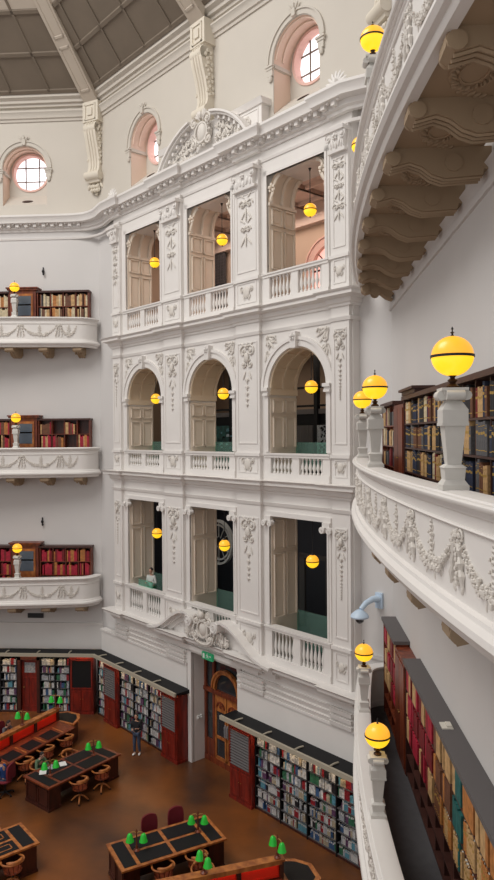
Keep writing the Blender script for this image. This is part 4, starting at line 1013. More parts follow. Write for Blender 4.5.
# downlights under the near balcony
# ================================================================== GROUND FLOOR SHELVING
SD = .42; SH = 2.42
def libcase(fr, u0, u1, off, ndiv, label, d1, nrow=7, indiv=None):
    r = thing('bookcase', label, 'bookcase', fr((u0+u1)/2, off+d1/2, 0))
    g = lambda u, d, z: fr(u, d+off, z); g.rz = fr.rz
    mb = MB(g); mb.box(u0, u1, .005, .03, 0, SH); mk('back_panel', mb, 'black', r)
    mb = MB(g); mb.box(u0, u1, 0, d1, SH-.05, SH); mk('top_board', mb, 'black', r)
    mb = MB(g); mb.box(u0, u1, 0, d1-.02, 0, .08); mk('plinth', mb, 'wood_dark', r)
    cell = (u1-u0)/ndiv
    for i in range(ndiv+1): mb = MB(g); x = u0+i*cell; mb.box(x-.022, x+.022, 0, d1, 0, SH-.03); mk('upright', mb, 'black', r)
    hs = (SH-.18)/nrow
    for i in range(nrow): z = .10+i*hs; mb = MB(g); mb.box(u0+.02, u1-.02, .03, d1-.01, z-.02, z); mk('shelf_board', mb, 'charcoal', r)
    return g, [(u0+i*cell+.04, u0+(i+1)*cell-.04) for i in range(ndiv)], [.10+i*hs for i in range(nrow)], hs
LPAL = ['white', 'pale grey', 'white', 'black', 'white', 'pale grey', 'cream', 'red', 'blue', 'cream', 'green', 'sky blue', 'white', 'pale grey', 'purple']
rg = random.Random(21)
farl = MB(); fpl = [n for n, c in LIB]
def fillcase(g, cells, zs, hs, txt, indiv, d1):
    for ri, z in enumerate(zs):
        for ci, (a, b) in enumerate(cells):
            for u, t, h, pn in fill(a, b, rg, .032, .07, hs*.55, hs*.88, lambda r_, q: r_.choice(LPAL), .07, (1, 3)):
                if indiv and NB['l'] < 300:
                    put_book(g, u, d1-.14, z, t, h, .2, 'l', pn, '%s book on the %s shelf, %s bay right of the big door' % (pn, ['lowest', 'second', 'third', 'fourth', 'fifth', 'sixth', 'highest'][ri], ['fourth', 'third', 'second', 'first'][ci]), 'library books on the ground floor right of the door', rg.choice((0, 0, 0, .06)))
                else:
                    farl.f = g; stuff_book(farl, fpl, pn, u, d1-.14, z, t, h, .2)
g, cells, zs, hs = libcase(MID, -1.6, 2.86, 0, 4, 'tall black bookcase full of library books right of the door, four bays wide', SD); fillcase(g, cells, zs, hs, 'the tall bookcase right of the door', True, SD)
g, cells, zs, hs = libcase(MID, 7.87, 11.0, 0, 3, 'tall black bookcase of pale library books left of the door, behind the standing person', SD); fillcase(g, cells, zs, hs, '', False, SD)
g, cells, zs, hs = libcase(MID, 12.0, 12.75, 0, 1, 'narrow angled bookcase in the left corner', SD); fillcase(g, cells, zs, hs, '', False, SD)
LO = .57
for a, b, n, lb in ((1.14, 2.42, 2, 'black bookcase of library books between the panelled door and the black-screened cabinet'), (3.42, 5.6, 3, 'black bookcase of library books at the left edge of the photo')):
    g, cells, zs, hs = libcase(LEFT, a, b, LO, n, lb, SD); fillcase(g, cells, zs, hs, '', False, SD)
fo = mk('library_book_rows', farl, ['lib_'+n for n in fpl], smooth=False)
tag(fo, 'rows of white, grey and coloured library books filling the ground-floor bookcases left of the door', 'books', kind='stuff')
# louvred cabinets
def louvre_cab(u0, u1, label, scr=False, fr=MID, off=0, d=.55):
    g = lambda u, dd, z: fr(u, dd+off, z)
    r = thing('cabinet', label, 'cabinet', fr((u0+u1)/2, off+d/2, 0), None)
    mb = MB(g); mb.box(u0, u1, 0, d, 0, SH-.05); mb.box(u0-.02, u1+.02, 0, d+.03, SH-.08, SH-.02); mb.box(u0-.02, u1+.02, 0, d+.03, 0, .10); mk('body', mb, 'wood_red', r)
    m = (u0+u1)/2
    for a, b in ((u0+.05, m-.01), (m+.01, u1-.05)):
        mb = MB(g); mb.box(a, b, d, d+.02, .14, 1.02); mb.panel(a+.03, b-.03, .18, .98, d+.02, .05, .012); dr = mk('door', mb, 'wood_red', r)
        mb = MB(g); mb.ball((b-.04 if b < m else a+.04, d+.04, .65), .015, .015, .015, 6, 4); mk('knob', mb, 'brass', dr)
    mb = MB(g); mb.box(u0+.05, u1-.05, d, d+.015, 1.10, SH-.14)
    if not scr:
        for q in range(13): z = 1.13+q*.09; mb.add([(u0+.07, d+.015, z), (u1-.07, d+.015, z), (u1-.07, d+.05, z+.03), (u0+.07, d+.05, z+.03), (u0+.07, d+.015, z+.07), (u1-.07, d+.015, z+.07)], [(0, 1, 2, 3), (3, 2, 5, 4), (0, 3, 4), (1, 5, 2), (0, 4, 5, 1)])
    mk('louvre_panel' if not scr else 'black_screen', mb, 'greytop' if not scr else 'black', r, label='grey slatted upper front' if not scr else 'large black screen set in the upper front')
    mb = MB(g); mb.panel(u0+.03, u1-.03, 1.07, SH-.11, d+.01, .05, .03); mk('frame', mb, 'wood_red', r)
louvre_cab(2.9, 3.95, 'red-brown cabinet with slatted grey upper front just right of the big door')
louvre_cab(6.88, 7.85, 'red-brown cabinet with slatted grey upper front just left of the big door')
louvre_cab(11.0, 12.0, 'red-brown cabinet with slatted front near the left corner')
louvre_cab(.12, 1.10, 'red-brown cabinet with a large black screen on the left wall', True, LEFT, LO, SD+.05)
# panelled wooden door unit on the left wall
g = lambda u, d, z: LEFT(u, d+LO, z)
r = thing('wooden_door_unit', 'red wooden door with a pale pane between bookcases on the left wall', 'door', LEFT(2.92, LO, 0))
mb = MB(g); mb.box(2.44, 2.56, 0, .45, 0, SH); mb.box(3.26, 3.40, 0, .45, 0, SH); mb.box(2.44, 3.40, 0, .45, SH-.18, SH); mk('frame', mb, 'wood_dark', r)
mb = MB(g); mb.box(2.56, 3.26, .22, .28, 0, SH-.18); mb.panel(2.62, 2.89, .2, 1.45, .28, .05, .02); mb.panel(2.93, 3.20, .2, 1.45, .28, .05, .02); mb.panel(2.62, 3.20, 1.6, 2.15, .28, .05, .02); dr = mk('door_leaf', mb, 'wood_red', r)
mb = MB(g); mb.box(2.68, 3.14, .28, .29, 1.66, 2.09); mk('pane', mb, 'lib_pale grey', dr, label='pale glass pane'); mb = MB(g); mb.ball((3.16, .33, 1.05), .03, .03, .03); mk('knob', mb, 'brass', dr)
# black canopy with light rail above the shelving
def canopy(path, label):
    r = thing('shelf_canopy', label, 'canopy', (path[0][0], path[0][1], 2.45))
    mb = MB(); mb.sweep(path, [(.0, SH+.04), (.62, SH+.10), (.62, SH+.16), (.0, SH+.18)], side=-1); mk('dark_top', mb, 'black', r)
    mb = MB(); mb.sweep(path, [(.62, SH+.06), (.70, SH+.06), (.70, SH+.19), (.62, SH+.19)], side=-1); mk('front_rail', mb, 'pale_metal', r)
    pa = [Vector(p) for p in path]; pa[0] = pa[0]+(pa[1]-pa[0]).normalized()*.25; pa[-1] = pa[-1]+(pa[-2]-pa[-1]).normalized()*.25; pa = [(p.x, p.y) for p in pa]
    mb = MB(); mb.sweep(pa, [(.52, SH+.05), (.58, SH+.05), (.58, SH+.09), (.52, SH+.09)], side=-1); mk('strip_light', mb, 'strip', r, label='lit strip under the rail')
    n = 0
    for i in range(len(path)-1):
        p, q = Vector(path[i]), Vector(path[i+1]); L = (q-p).length; t = (q-p)/L; nn = Vector((t.y, -t.x)); k = int(L//1.35)
        for j in range(k):
            c = p+t*(.7+j*1.35); mb = MB(); a = c+nn*.3; b = c+nn*.66
            mb.tube([(a.x, a.y, SH+.19), ((a.x+b.x)/2, (a.y+b.y)/2, SH+.21), (b.x, b.y, SH+.20)], .028, 6); mk('stay', mb, 'pale_metal', r)
    return r
sg = side_for(LEFT)
canopy([(-19.5, 29.1), (-8.0, 29.1), MID(6.75, .03, 0)[:2]], 'black shelf canopy with pale light rail, running from the left edge round to the door')
canopy([MID(4.25, .03, 0)[:2], MID(-1.6, .03, 0)[:2]], 'black shelf canopy with pale front light rail right of the door')

# ================================================================== THE BIG DOOR
DD = -.55
mb = MB(MID); mb.box(4.35, 6.65, -1.2, -1.0, 3.95, 4.3)
S('door_lintel', mb, 'plaster') if 0 else None
mb = MB(MID)
for x in (4.16, 6.05, 4.62, 6.52): mb.box(x, x+.12, DD-.1, DD+.04, 0, 3.98)
mb.box(4.16, 6.64, DD-.12, DD+.09, 2.52, 2.66); mb.box(4.16, 6.64, DD-.1, DD+.04, 3.86, 3.99); mb.box(4.16, 6.64, DD-.1, DD+.05, 0, .2)
d1 = S('door_1', mb, 'wood')
CU = 5.40
mb = MB(MID); band(mb, CU, 2.72, .60, .74, 0, pi, DD-.1, DD+.08, 22); band(mb, CU, 2.72, .70, .77, 0, pi, DD, DD+.12, 22); mb.box(CU-.77, CU-.60, DD-.1, DD+.06, 2.6, 2.74); mb.box(CU+.60, CU+.77, DD-.1, DD+.06, 2.6, 2.74); mk('arched_fanlight_frame', mb, 'wood_orange', d1)
mb = MB(MID); mb.box(4.7, 6.06, DD-.06, DD-.04, 2.6, 3.9); mk('fanlight_glass', mb, 'dark_glass', d1)
for x0, x1 in ((4.76, 5.38), (5.42, 6.04)):
    mb = MB(MID); mb.box(x0, x1, DD-.04, DD+.0, .2, 2.5)
    mb.m = 1; mb.box(x0, x1, DD, DD+.02, 1.92, 2.5); mb.box(x0, x0+.08, DD, DD+.03, .2, 1.95); mb.box(x1-.08, x1, DD, DD+.03, .2, 1.95); mb.box(x0, x1, DD, DD+.03, .95, 1.05); mb.box(x0, x1, DD, DD+.03, .2, .32)
    lf = mk('door_leaf', mb, ['dark_glass', 'wood_orange'], d1)
    mb = MB(MID); band(mb, (x0+x1)/2, 2.05, .18, .24, 0, pi, DD+.02, DD+.05, 12); rosette(mb, (x0+x1)/2, 2.12, .09, DD+.02); mk('carved_arch', mb, 'wood', lf)
    hx = x1-.04 if x0 < 5 else x0+.04
    mb = MB(MID); mb.cyl((hx, DD+.08, 1.15), (hx, DD+.08, 1.5), .018); mb.box(hx-.03, hx+.03, DD+.02, DD+.05, 1.1, 1.55); mk('handle', mb, 'steel', lf)
for xa, xb in ((6.17, 6.52), (4.28, 4.62)):
    mb = MB(MID); mb.box(xa, xb, DD-.05, DD-.02, .2, 3.9); mb.m = 1; mb.box(xa, xb, DD-.02, DD+.02, .2, .80); mk('side_light', mb, ['dark_glass', 'wood'], d1)
mb = MB(MID); mb.cyl((CU-.3, DD-.3, 3.0), (CU+.2, DD-.3, 3.05), .04, seg=8); tag(mk('ceiling_tube', mb, 'lib_pale grey'), 'pale tube fitting seen through the arched glass of the big door', 'light fitting')
mb = MB(MID); mb.box(4.1, 6.7, -1.3, -1.2, 0, 4.2); S('wall_behind_door', mb, 'charcoal')
r = thing('exit_sign', 'green running-person exit sign over the door', 'sign', MID(5.5, .02, 4.02))
mb = MB(MID); mb.box(5.22, 5.80, .165, .235, 4.00, 4.24); mk('box', mb, 'exit_green', r)
mb = MB(MID); y = .24
mb.ball((5.50, y, 4.205), .022, .005, .022, 8, 5); mb.tube([(5.50, y, 4.180), (5.49, y, 4.130), (5.53, y, 4.100), (5.56, y, 4.060)], .011, 5); mb.tube([(5.49, y, 4.130), (5.46, y, 4.090), (5.42, y, 4.080)], .011, 5); mb.tube([(5.55, y, 4.140), (5.52, y, 4.170), (5.47, y, 4.160), (5.45, y, 4.130)], .009, 5)
mb.box(5.64, 5.74, .235, .243, 4.04, 4.20); mb.tube([(5.40, y, 4.140), (5.31, y, 4.140)], .01, 5); mb.tube([(5.34, y, 4.170), (5.30, y, 4.140), (5.34, y, 4.110)], .01, 5)
mk('pictogram', mb, 'white', r, label='white running figure, arrow and doorway')
for k, dpt in enumerate((-.22, -.34)):
    mb = MB(MID); mb.box(6.60, 6.66, dpt-.045, dpt+.045, 1.50, 1.62); mb.ball((6.59, dpt, 1.56), .02, .02, .02)
    tag(mk('wall_switch', mb, 'white'), 'small white wall switch on the doorway side, %s of two' % ['nearer to the room', 'nearer to the door'][k], 'switch')

# ================================================================== READING TABLES, LAMPS, CHAIRS
def desk_lamp():
    root = thing('desk_lamp', 'x', 'lamp')
    m = MB(); m.lathe([(.09, 0), (.09, .02), (.05, .04), (.03, .06), (.035, .12), (.02, .16), (.018, .44), (.03, .46), (.02, .48), (.025, .52), (.004, .58)], seg=10); mk('stem', m, 'wood', root, local=True)
    for s_ in (1, -1):
        m = MB(); m.tube([(0, 0, .46), (s_*.06, 0, .50), (s_*.14, 0, .49), (s_*.18, 0, .44)], .012, 6); mk('arm', m, 'brass', root, local=True)
        m = MB(); m.lathe([(.015, .46), (.04, .45), (.062, .42), (.078, .37), (.09, .31), (.108, .26), (.112, .24), (.10, .24), (.07, .33)], (s_*.18, 0, 0), 14); mk('green_shade', m, 'green_glass', root, local=True)
    return root
dl = desk_lamp(); KIDSOF(dl); ndl = [0]
def place_lamp(x, y, z, rz, label):
    o = dl if ndl[0] == 0 else copy_tree(dl); ndl[0] += 1; put(o, (x, y, z), rz, label, 'green-shaded desk lamps')
def table(cx, cy, ang, L, W, label, lamps, m='wood', inset2=False):
    c, s_ = cos(ang), sin(ang); f = lambda x, y, z: (cx+c*x-s_*y, cy+s_*x+c*y, z)
    r = thing('reading_table', label, 'table', (cx, cy, 0)); l, w_ = L/2, W/2
    mb = MB(f); mb.box(-l, l, -w_, w_, .74, .79); mk('tabletop', mb, m, r)
    k = l-.48
    rects = [(-l+.1, -k-.05, -w_+.1, w_-.1), (k+.05, l-.1, -w_+.1, w_-.1), (-k+.05, -.05, .05, w_-.1), (.05, k-.05, .05, w_-.1), (-k+.05, -.05, -w_+.1, -.05), (.05, k-.05, -w_+.1, -.05)]
    for a, b, y0, y1 in rects:
        mb = MB(f); mb.box(a, b, y0, y1, .785, .797); q = mk('leather_inset', mb, 'black_leather', r, label='black leather inset')
    if inset2:
        for a, b, y0, y1 in rects[2:]: mb = MB(f); e = .12; mb.panel(a+e, b-e, 0, 1, 0, .01, .01) if 0 else None; mb.box(a+e, b-e, y0+e, y0+e+.03, .797, .803); mb.box(a+e, b-e, y1-e-.03, y1-e, .797, .803); mb.box(a+e, a+e+.03, y0+e, y1-e, .797, .803); mb.box(b-e-.03, b-e, y0+e, y1-e, .797, .803); mk('inlaid_border', mb, 'wood_orange', r)
    for sx in (1, -1):
        x0, x1 = sorted((sx*(l-.06), sx*(l-.50))); mb = MB(f); mb.box(x0, x1, -w_+.07, w_-.07, .0, .74); mb.box(x0-.02, x1+.02, -w_+.05, w_-.05, 0, .08)
        xe = sx*(l-.06)
        for y0, y1 in ((-w_+.12, -.04), (.04, w_-.12)):
            xa, xb = sorted((xe, xe+sx*.02)); mb.box(xa, xb, y0, y0+.05, .14, .66); mb.box(xa, xb, y1-.05, y1, .14, .66); mb.box(xa, xb, y0, y1, .14, .19); mb.box(xa, xb, y0, y1, .61, .66)
        mk('end_cabinet', mb, 'wood_dark', r)
    mb = MB(f); mb.box(-l+.4, l-.4, -.03, .03, .1, .74); mk('centre_board', mb, 'wood_dark', r)
    for i, (x, lb) in enumerate(lamps):
        p = f(x, 0, .79); place_lamp(p[0], p[1], .79, ang+radians(-28), lb)
    return f
OA = atan2
t2 = table(-3.41, 18.44, radians(32), 2.95, 1.36, 'wooden reading table in the foreground with two lamps and two maroon chairs behind it', [(-.85, 'green-shaded lamp on the left end of the foreground reading table'), (.92, 'green-shaded lamp on the right end of the foreground reading table')], 'wood_orange')
t1 = table(-7.30, 22.60, radians(55.5), 2.95, 1.36, 'wooden reading table with two lamps in the middle of the floor, papers on it', [(-.92, 'green-shaded lamp on the near end of the middle reading table, by the papers'), (.85, 'green-shaded lamp on the far end of the middle reading table')], 'wood')
t3 = table(-8.25, 17.75, radians(43.5), 2.7, 1.30, 'orange wooden reading table with inlaid leather at the bottom left edge', [], 'wood_orange', True)

def spoke(cx, cy, ang, L, label, lampx, labs):
    # x grows outwards from the room centre; outer end of the screen at x = 0
    c, s_ = cos(ang), sin(ang); f = lambda x, y, z: (cx+c*x-s_*y, cy+s_*x+c*y, z)
    r = thing('reading_desk', label, 'desk', (cx-c*L/2, cy-s_*L/2, 0))
    for s2, nm in ((1, 'desktop'), (-1, 'desktop')):
        y0, y1 = sorted((s2*.08, s2*.92)); mb = MB(f)
        mb.add([(-L, s2*.08, .84), (.0, s2*.08, .84), (.0, s2*.92, .74), (-L, s2*.92, .74), (-L, s2*.08, .78), (.0, s2*.08, .78), (.0, s2*.92, .68), (-L, s2*.92, .68)], [(0, 1, 2, 3), (7, 6, 5, 4), (0, 4, 5, 1), (1, 5, 6, 2), (2, 6, 7, 3), (3, 7, 4, 0)]); t = mk('desktop', mb, 'wood', r)
        zf = lambda y: .84-(abs(y)-.08)*.119+.006
        x = -L+.15
        while x < -.6:
            mb = MB(f); a, b = x, x+.62; mb.add([(a, s2*.36, zf(.36)), (b, s2*.36, zf(.36)), (b, s2*.82, zf(.82)), (a, s2*.82, zf(.82)), (a, s2*.36, zf(.36)-.02), (b, s2*.36, zf(.36)-.02), (b, s2*.82, zf(.82)-.02), (a, s2*.82, zf(.82)-.02)], [(0, 1, 2, 3), (7, 6, 5, 4), (0, 4, 5, 1), (1, 5, 6, 2), (2, 6, 7, 3), (3, 7, 4, 0)])
            mk('leather_inset', mb, 'black_leather', r, label='black leather inset')
            mb = MB(f); mb.add([(b+.12, s2*.3, zf(.3)+.01), (b+.17, s2*.3, zf(.3)+.01), (b+.17, s2*.85, zf(.85)+.01), (b+.12, s2*.85, zf(.85)+.01), (b+.12, s2*.3, zf(.3)-.01), (b+.17, s2*.3, zf(.3)-.01), (b+.17, s2*.85, zf(.85)-.01), (b+.12, s2*.85, zf(.85)-.01)], [(0, 1, 2, 3), (7, 6, 5, 4), (0, 4, 5, 1), (1, 5, 6, 2), (2, 6, 7, 3), (3, 7, 4, 0)]); mk('divider_strip', mb, 'wood_orange', r)
            x += .92
        mb = MB(f); y0, y1 = sorted((s2*.80, s2*.84)); mb.box(-L+.1, -.1, y0, y1, .0, .70) if 0 else None
        for x in [-L+.1, -L*.66, -L*.33, -.12]: y0, y1 = sorted((s2*.1, s2*.84)); mb = MB(f); mb.box(x-.03, x+.03, y0, y1, 0, .70); mk('support', mb, 'wood_dark', r)
    mb = MB(f); n = max(2, int(round(L/1.2))); st = L/n
    mb.box(-L, 0, -.05, .05, .0, .84); mk('lower_screen', mb, 'wood_dark', r)
    for i in range(n+1): x = -L+i*st; mb = MB(f); mb.box(x-.05, x+.05, -.09, .09, .8, 1.27); mk('screen_post', mb, 'wood_dark', r)
    for i in range(n):
        a, b = -L+i*st+.05, -L+(i+1)*st-.05; mb = MB(f); mb.box(a, b, -.025, .025, .84, 1.25); mb.panel(a+.02, b-.02, .88, 1.2, .025, .03, .012); mb.panel(a+.02, b-.02, .88, 1.2, -.037, .03, .012); mk('red_panel', mb, 'red_panel', r, label='glowing red panel lit by the tube above it')
        for s2 in (1, -1):
            mb = MB(f); mb.cyl((a+.05, s2*.075, 1.225), (b-.05, s2*.075, 1.225), .009, seg=6); mk('strip_light', mb, 'redtube', r)
    mb = MB(f); mb.box(-L-.05, .08, -.12, .12, 1.25, 1.31); mb.box(-L, .0, -.12, -.105, 1.20, 1.25); mb.box(-L, .0, .105, .12, 1.20, 1.25); mk('top_rail', mb, 'wood_orange', r)
    # end piece
    E_ = [(.05, -.80), (.62, -.62), (.95, -.30), (.95, .30), (.62, .62), (.05, .80)]
    mb = MB(f); mb.prism(E_, .74, .79); mk('end_top', mb, 'wood_orange', r)
    mb = MB(f); mb.prism([(.15, -.66), (.57, -.50), (.83, -.24), (.83, .24), (.57, .50), (.15, .66)], .785, .797); mk('leather_inset', mb, 'black_leather', r, label='black leather end inset')
    mb = MB(f); mb.prism([(x*.88+.02, y*.88) for x, y in E_], 0, .74); mk('end_cabinet', mb, 'wood_dark', r)
    for x, lb in zip(lampx, labs): p = f(x, 0, 1.31); place_lamp(p[0], p[1], 1.31, ang+pi/2+.3, lb)
    return f
s4 = spoke(-9.03, 26.0, radians(66), 7.0, 'long reading desk with glowing red screen panels at the left', [-.05, -1.75], ['green-shaded lamp on the far end of the red-panelled desk at the left', 'green-shaded lamp halfway along the red-panelled desk at the left'])
s5 = spoke(-.32, 17.05, radians(21.5), 5.5, 'long reading desk with glowing red screen panels cut off by the bottom edge', [-.08, -1.95], ['green-shaded lamp on the end of the red-panelled desk at the bottom, near the bookcase', 'green-shaded lamp at the bottom edge, left one on the red-panelled desk'])

def captain_chair():
    r = thing('wooden_chair', 'x', 'chair')
    m = MB(); m.lathe([(.001, .43), (.2, .42), (.235, .44), (.235, .465), (.2, .47), (.001, .455)], seg=18); mk('seat', m, 'wood', r, local=True)
    a0, a1 = radians(-28), radians(208); P = [(.29*cos(a0+(a1-a0)*i/16), -.02+.27*sin(a0+(a1-a0)*i/16), .68+.03*sin(pi*i/16)) for i in range(17)]
    P = [(P[0][0]-.02, P[0][1]-.10, .675)]+P+[(P[-1][0]+.02, P[-1][1]-.10, .675)]
    m = MB(); m.tube(P, [.03]+[.026]*17+[.03], 8); m.tube([(.24*cos(radians(q)), -.02+.255*sin(radians(q)), .75) for q in range(30, 151, 15)], [.02]+[.045]*7+[.02], 8); mk('arm_rail', m, 'wood_orange', r, local=True)
    for i in range(1, 16, 2):
        m = MB(); q = a0+(a1-a0)*i/16; m.cyl((.20*cos(q), -.01+.20*sin(q), .46), (.285*cos(q), -.02+.265*sin(q), .69), .013, seg=6); mk('spindle', m, 'wood', r, local=True)
    m = MB(); m.cyl((0, 0, .18), (0, 0, .43), .03, .035, 10); m.lathe([(.12, .40), (.12, .43)], seg=10); mk('post', m, 'iron', r, local=True)
    for k in range(4):
        q = pi/4+k*pi/2; m = MB(); m.tube([(0, 0, .24), (.12*cos(q), .12*sin(q), .20), (.27*cos(q), .27*sin(q), .06)], [.035, .03, .022], 8); l = mk('leg', m, 'wood_orange', r, local=True)
        m = MB(); m.cyl((.27*cos(q)-.012, .27*sin(q), .03), (.27*cos(q)+.012, .27*sin(q), .03), .03, seg=10); mk('castor', m, 'iron', l, local=True)
    return r
cc = captain_chair(); KIDSOF(cc)
def office_chair():
    r = thing('office_chair', 'x', 'chair')
    m = MB(); m.lathe([(.001, .44), (.2, .44), (.25, .47), (.25, .50), (.2, .53), (.001, .53)], seg=18); mk('seat', m, 'maroon', r, local=True)
    m = MB(); n = 9
    vs = []
    for th in (0, .06):
        for i in range(n):
            for j in range(7):
                x = (i/(n-1)-.5)*.48; z = .56+.46*j/6; w_ = sqrt(max(0, 1-(abs(j-2.6)/5.0)**3)); vs.append((x*w_, .22+th-.35*x*x-.02*j*.3+.03*(j/6)**2, z+(.05*(1-(2*x/.48)**2) if j == 6 else 0)))
    N = n*7; fs = []
    for i in range(n-1):
        for j in range(6):
            a = i*7+j; fs += [(a, a+1, a+8, a+7), (N+a, N+a+7, N+a+8, N+a+1)]
    for i in range(n-1): a = i*7; fs += [(a, a+7, N+a+7, N+a), (a+6, N+a+6, N+a+13, a+13)]
    for j in range(6): fs += [(j, N+j, N+j+1, j+1), ((n-1)*7+j, (n-1)*7+j+1, N+(n-1)*7+j+1, N+(n-1)*7+j)]
    m.add(vs, fs); mk('backrest', m, 'maroon', r, local=True)
    m = MB(); m.tube([(0, .1, .46), (0, .25, .48), (0, .28, .62)], .022, 6); mk('back_support', m, 'iron', r, local=True)
    m = MB(); m.cyl((0, 0, .08), (0, 0, .45), .028, seg=8); mk('post', m, 'iron', r, local=True)
    for k in range(5):
        q = k*2*pi/5; m = MB(); m.tube([(0, 0, .11), (.28*cos(q), .28*sin(q), .07)], [.03, .018], 6); l = mk('leg', m, 'iron', r, local=True)
        m = MB(); m.cyl((.28*cos(q)-.015, .28*sin(q), .03), (.28*cos(q)+.015, .28*sin(q), .03), .03, seg=8); mk('castor', m, 'black', l, local=True)
    return r
oc = office_chair(); KIDSOF(oc)
cn = [0, 0]
def chair(f, x, y, rot, ang, label, kind=0):
    src = (cc, oc)[kind]; o = src if cn[kind] == 0 else copy_tree(src); cn[kind] += 1
    p = f(x, y, 0); put(o, (p[0], p[1], 0), ang+rot, label, ['wooden armchairs at the reading tables', 'maroon office chairs'][kind])
A1, A2, A3, A4, A5 = radians(55.5), radians(32), radians(43.5), radians(66), radians(21.5)
chair(t1, -.42, -.86, pi, A1, 'wooden captain chair at the near side of the middle reading table, left one')
chair(t1, .48, -.86, pi, A1, 'wooden captain chair at the near side of the middle reading table, right one')
chair(t1, .55, .92, 0, A1, 'wooden captain chair on the far side of the middle reading table')
chair(t2, -.42, -.82, pi, A2, 'wooden captain chair at the near side of the foreground table, left one')
chair(t2, .52, -.82, pi, A2, 'wooden captain chair at the near side of the foreground table, right one')
chair(t2, -.12, .80, 0, A2, 'maroon chair on the far side of the foreground table, left one', 1)
chair(t2, .68, .80, 0, A2, 'maroon chair on the far side of the foreground table, right one', 1)
chair(t3, .55, -.80, pi, A3, 'wooden captain chair pushed under the orange table at the bottom left')
chair(t3, .55, .92, 0, A3, 'wooden captain chair behind the orange table at the bottom left')
for i, (x, lb) in enumerate(((-.75, 'wooden captain chair nearest the far end of the left red-panelled desk'), (-1.75, 'wooden captain chair second from the far end of the left red-panelled desk'), (-2.75, 'wooden captain chair third from the far end of the left red-panelled desk'))): chair(s4, x, -1.15, pi, A4, lb)
chair(s4, -3.75, -1.25, pi+.25, A4, 'maroon chair of the person in the blue shirt', 1)
chair(s4, -4.9, -1.2, pi, A4, 'maroon chair of the person in pink at the left edge', 1)
chair(s4, -1.5, 1.2, 0, A4, 'maroon chair behind the left red screen', 1)
chair(s5, -1.7, 1.15, 0, A5, 'wooden captain chair behind the red-panelled desk at the bottom edge')
# papers and a bag on the middle table
for i, (x, y, a_, mt, lb) in enumerate(((-.95, .35, .3, 'white', 'white sheet of paper at the near end of the middle reading table'), (-.55, .42, -.2, 'lib_pale grey', 'open grey magazine on the middle reading table'), (-.2, .30, .5, 'white', 'white sheet of paper beside the pencil case on the middle table'))):
    mb = MB(); c_, s_ = cos(a_), sin(a_); p = t1(x, y, 0)
    mb.f = lambda a, b, z, p=p, c_=c_, s_=s_: (p[0]+c_*a-s_*b, p[1]+s_*a+c_*b, z); mb.box(-.11, .11, -.15, .15, .799, .803+.004*i); mb.tube([(0, -.15, .806+.004*i), (0, .15, .806+.004*i)], .004, 4)
    tag(mk('paper', mb, mt), lb, 'paper')
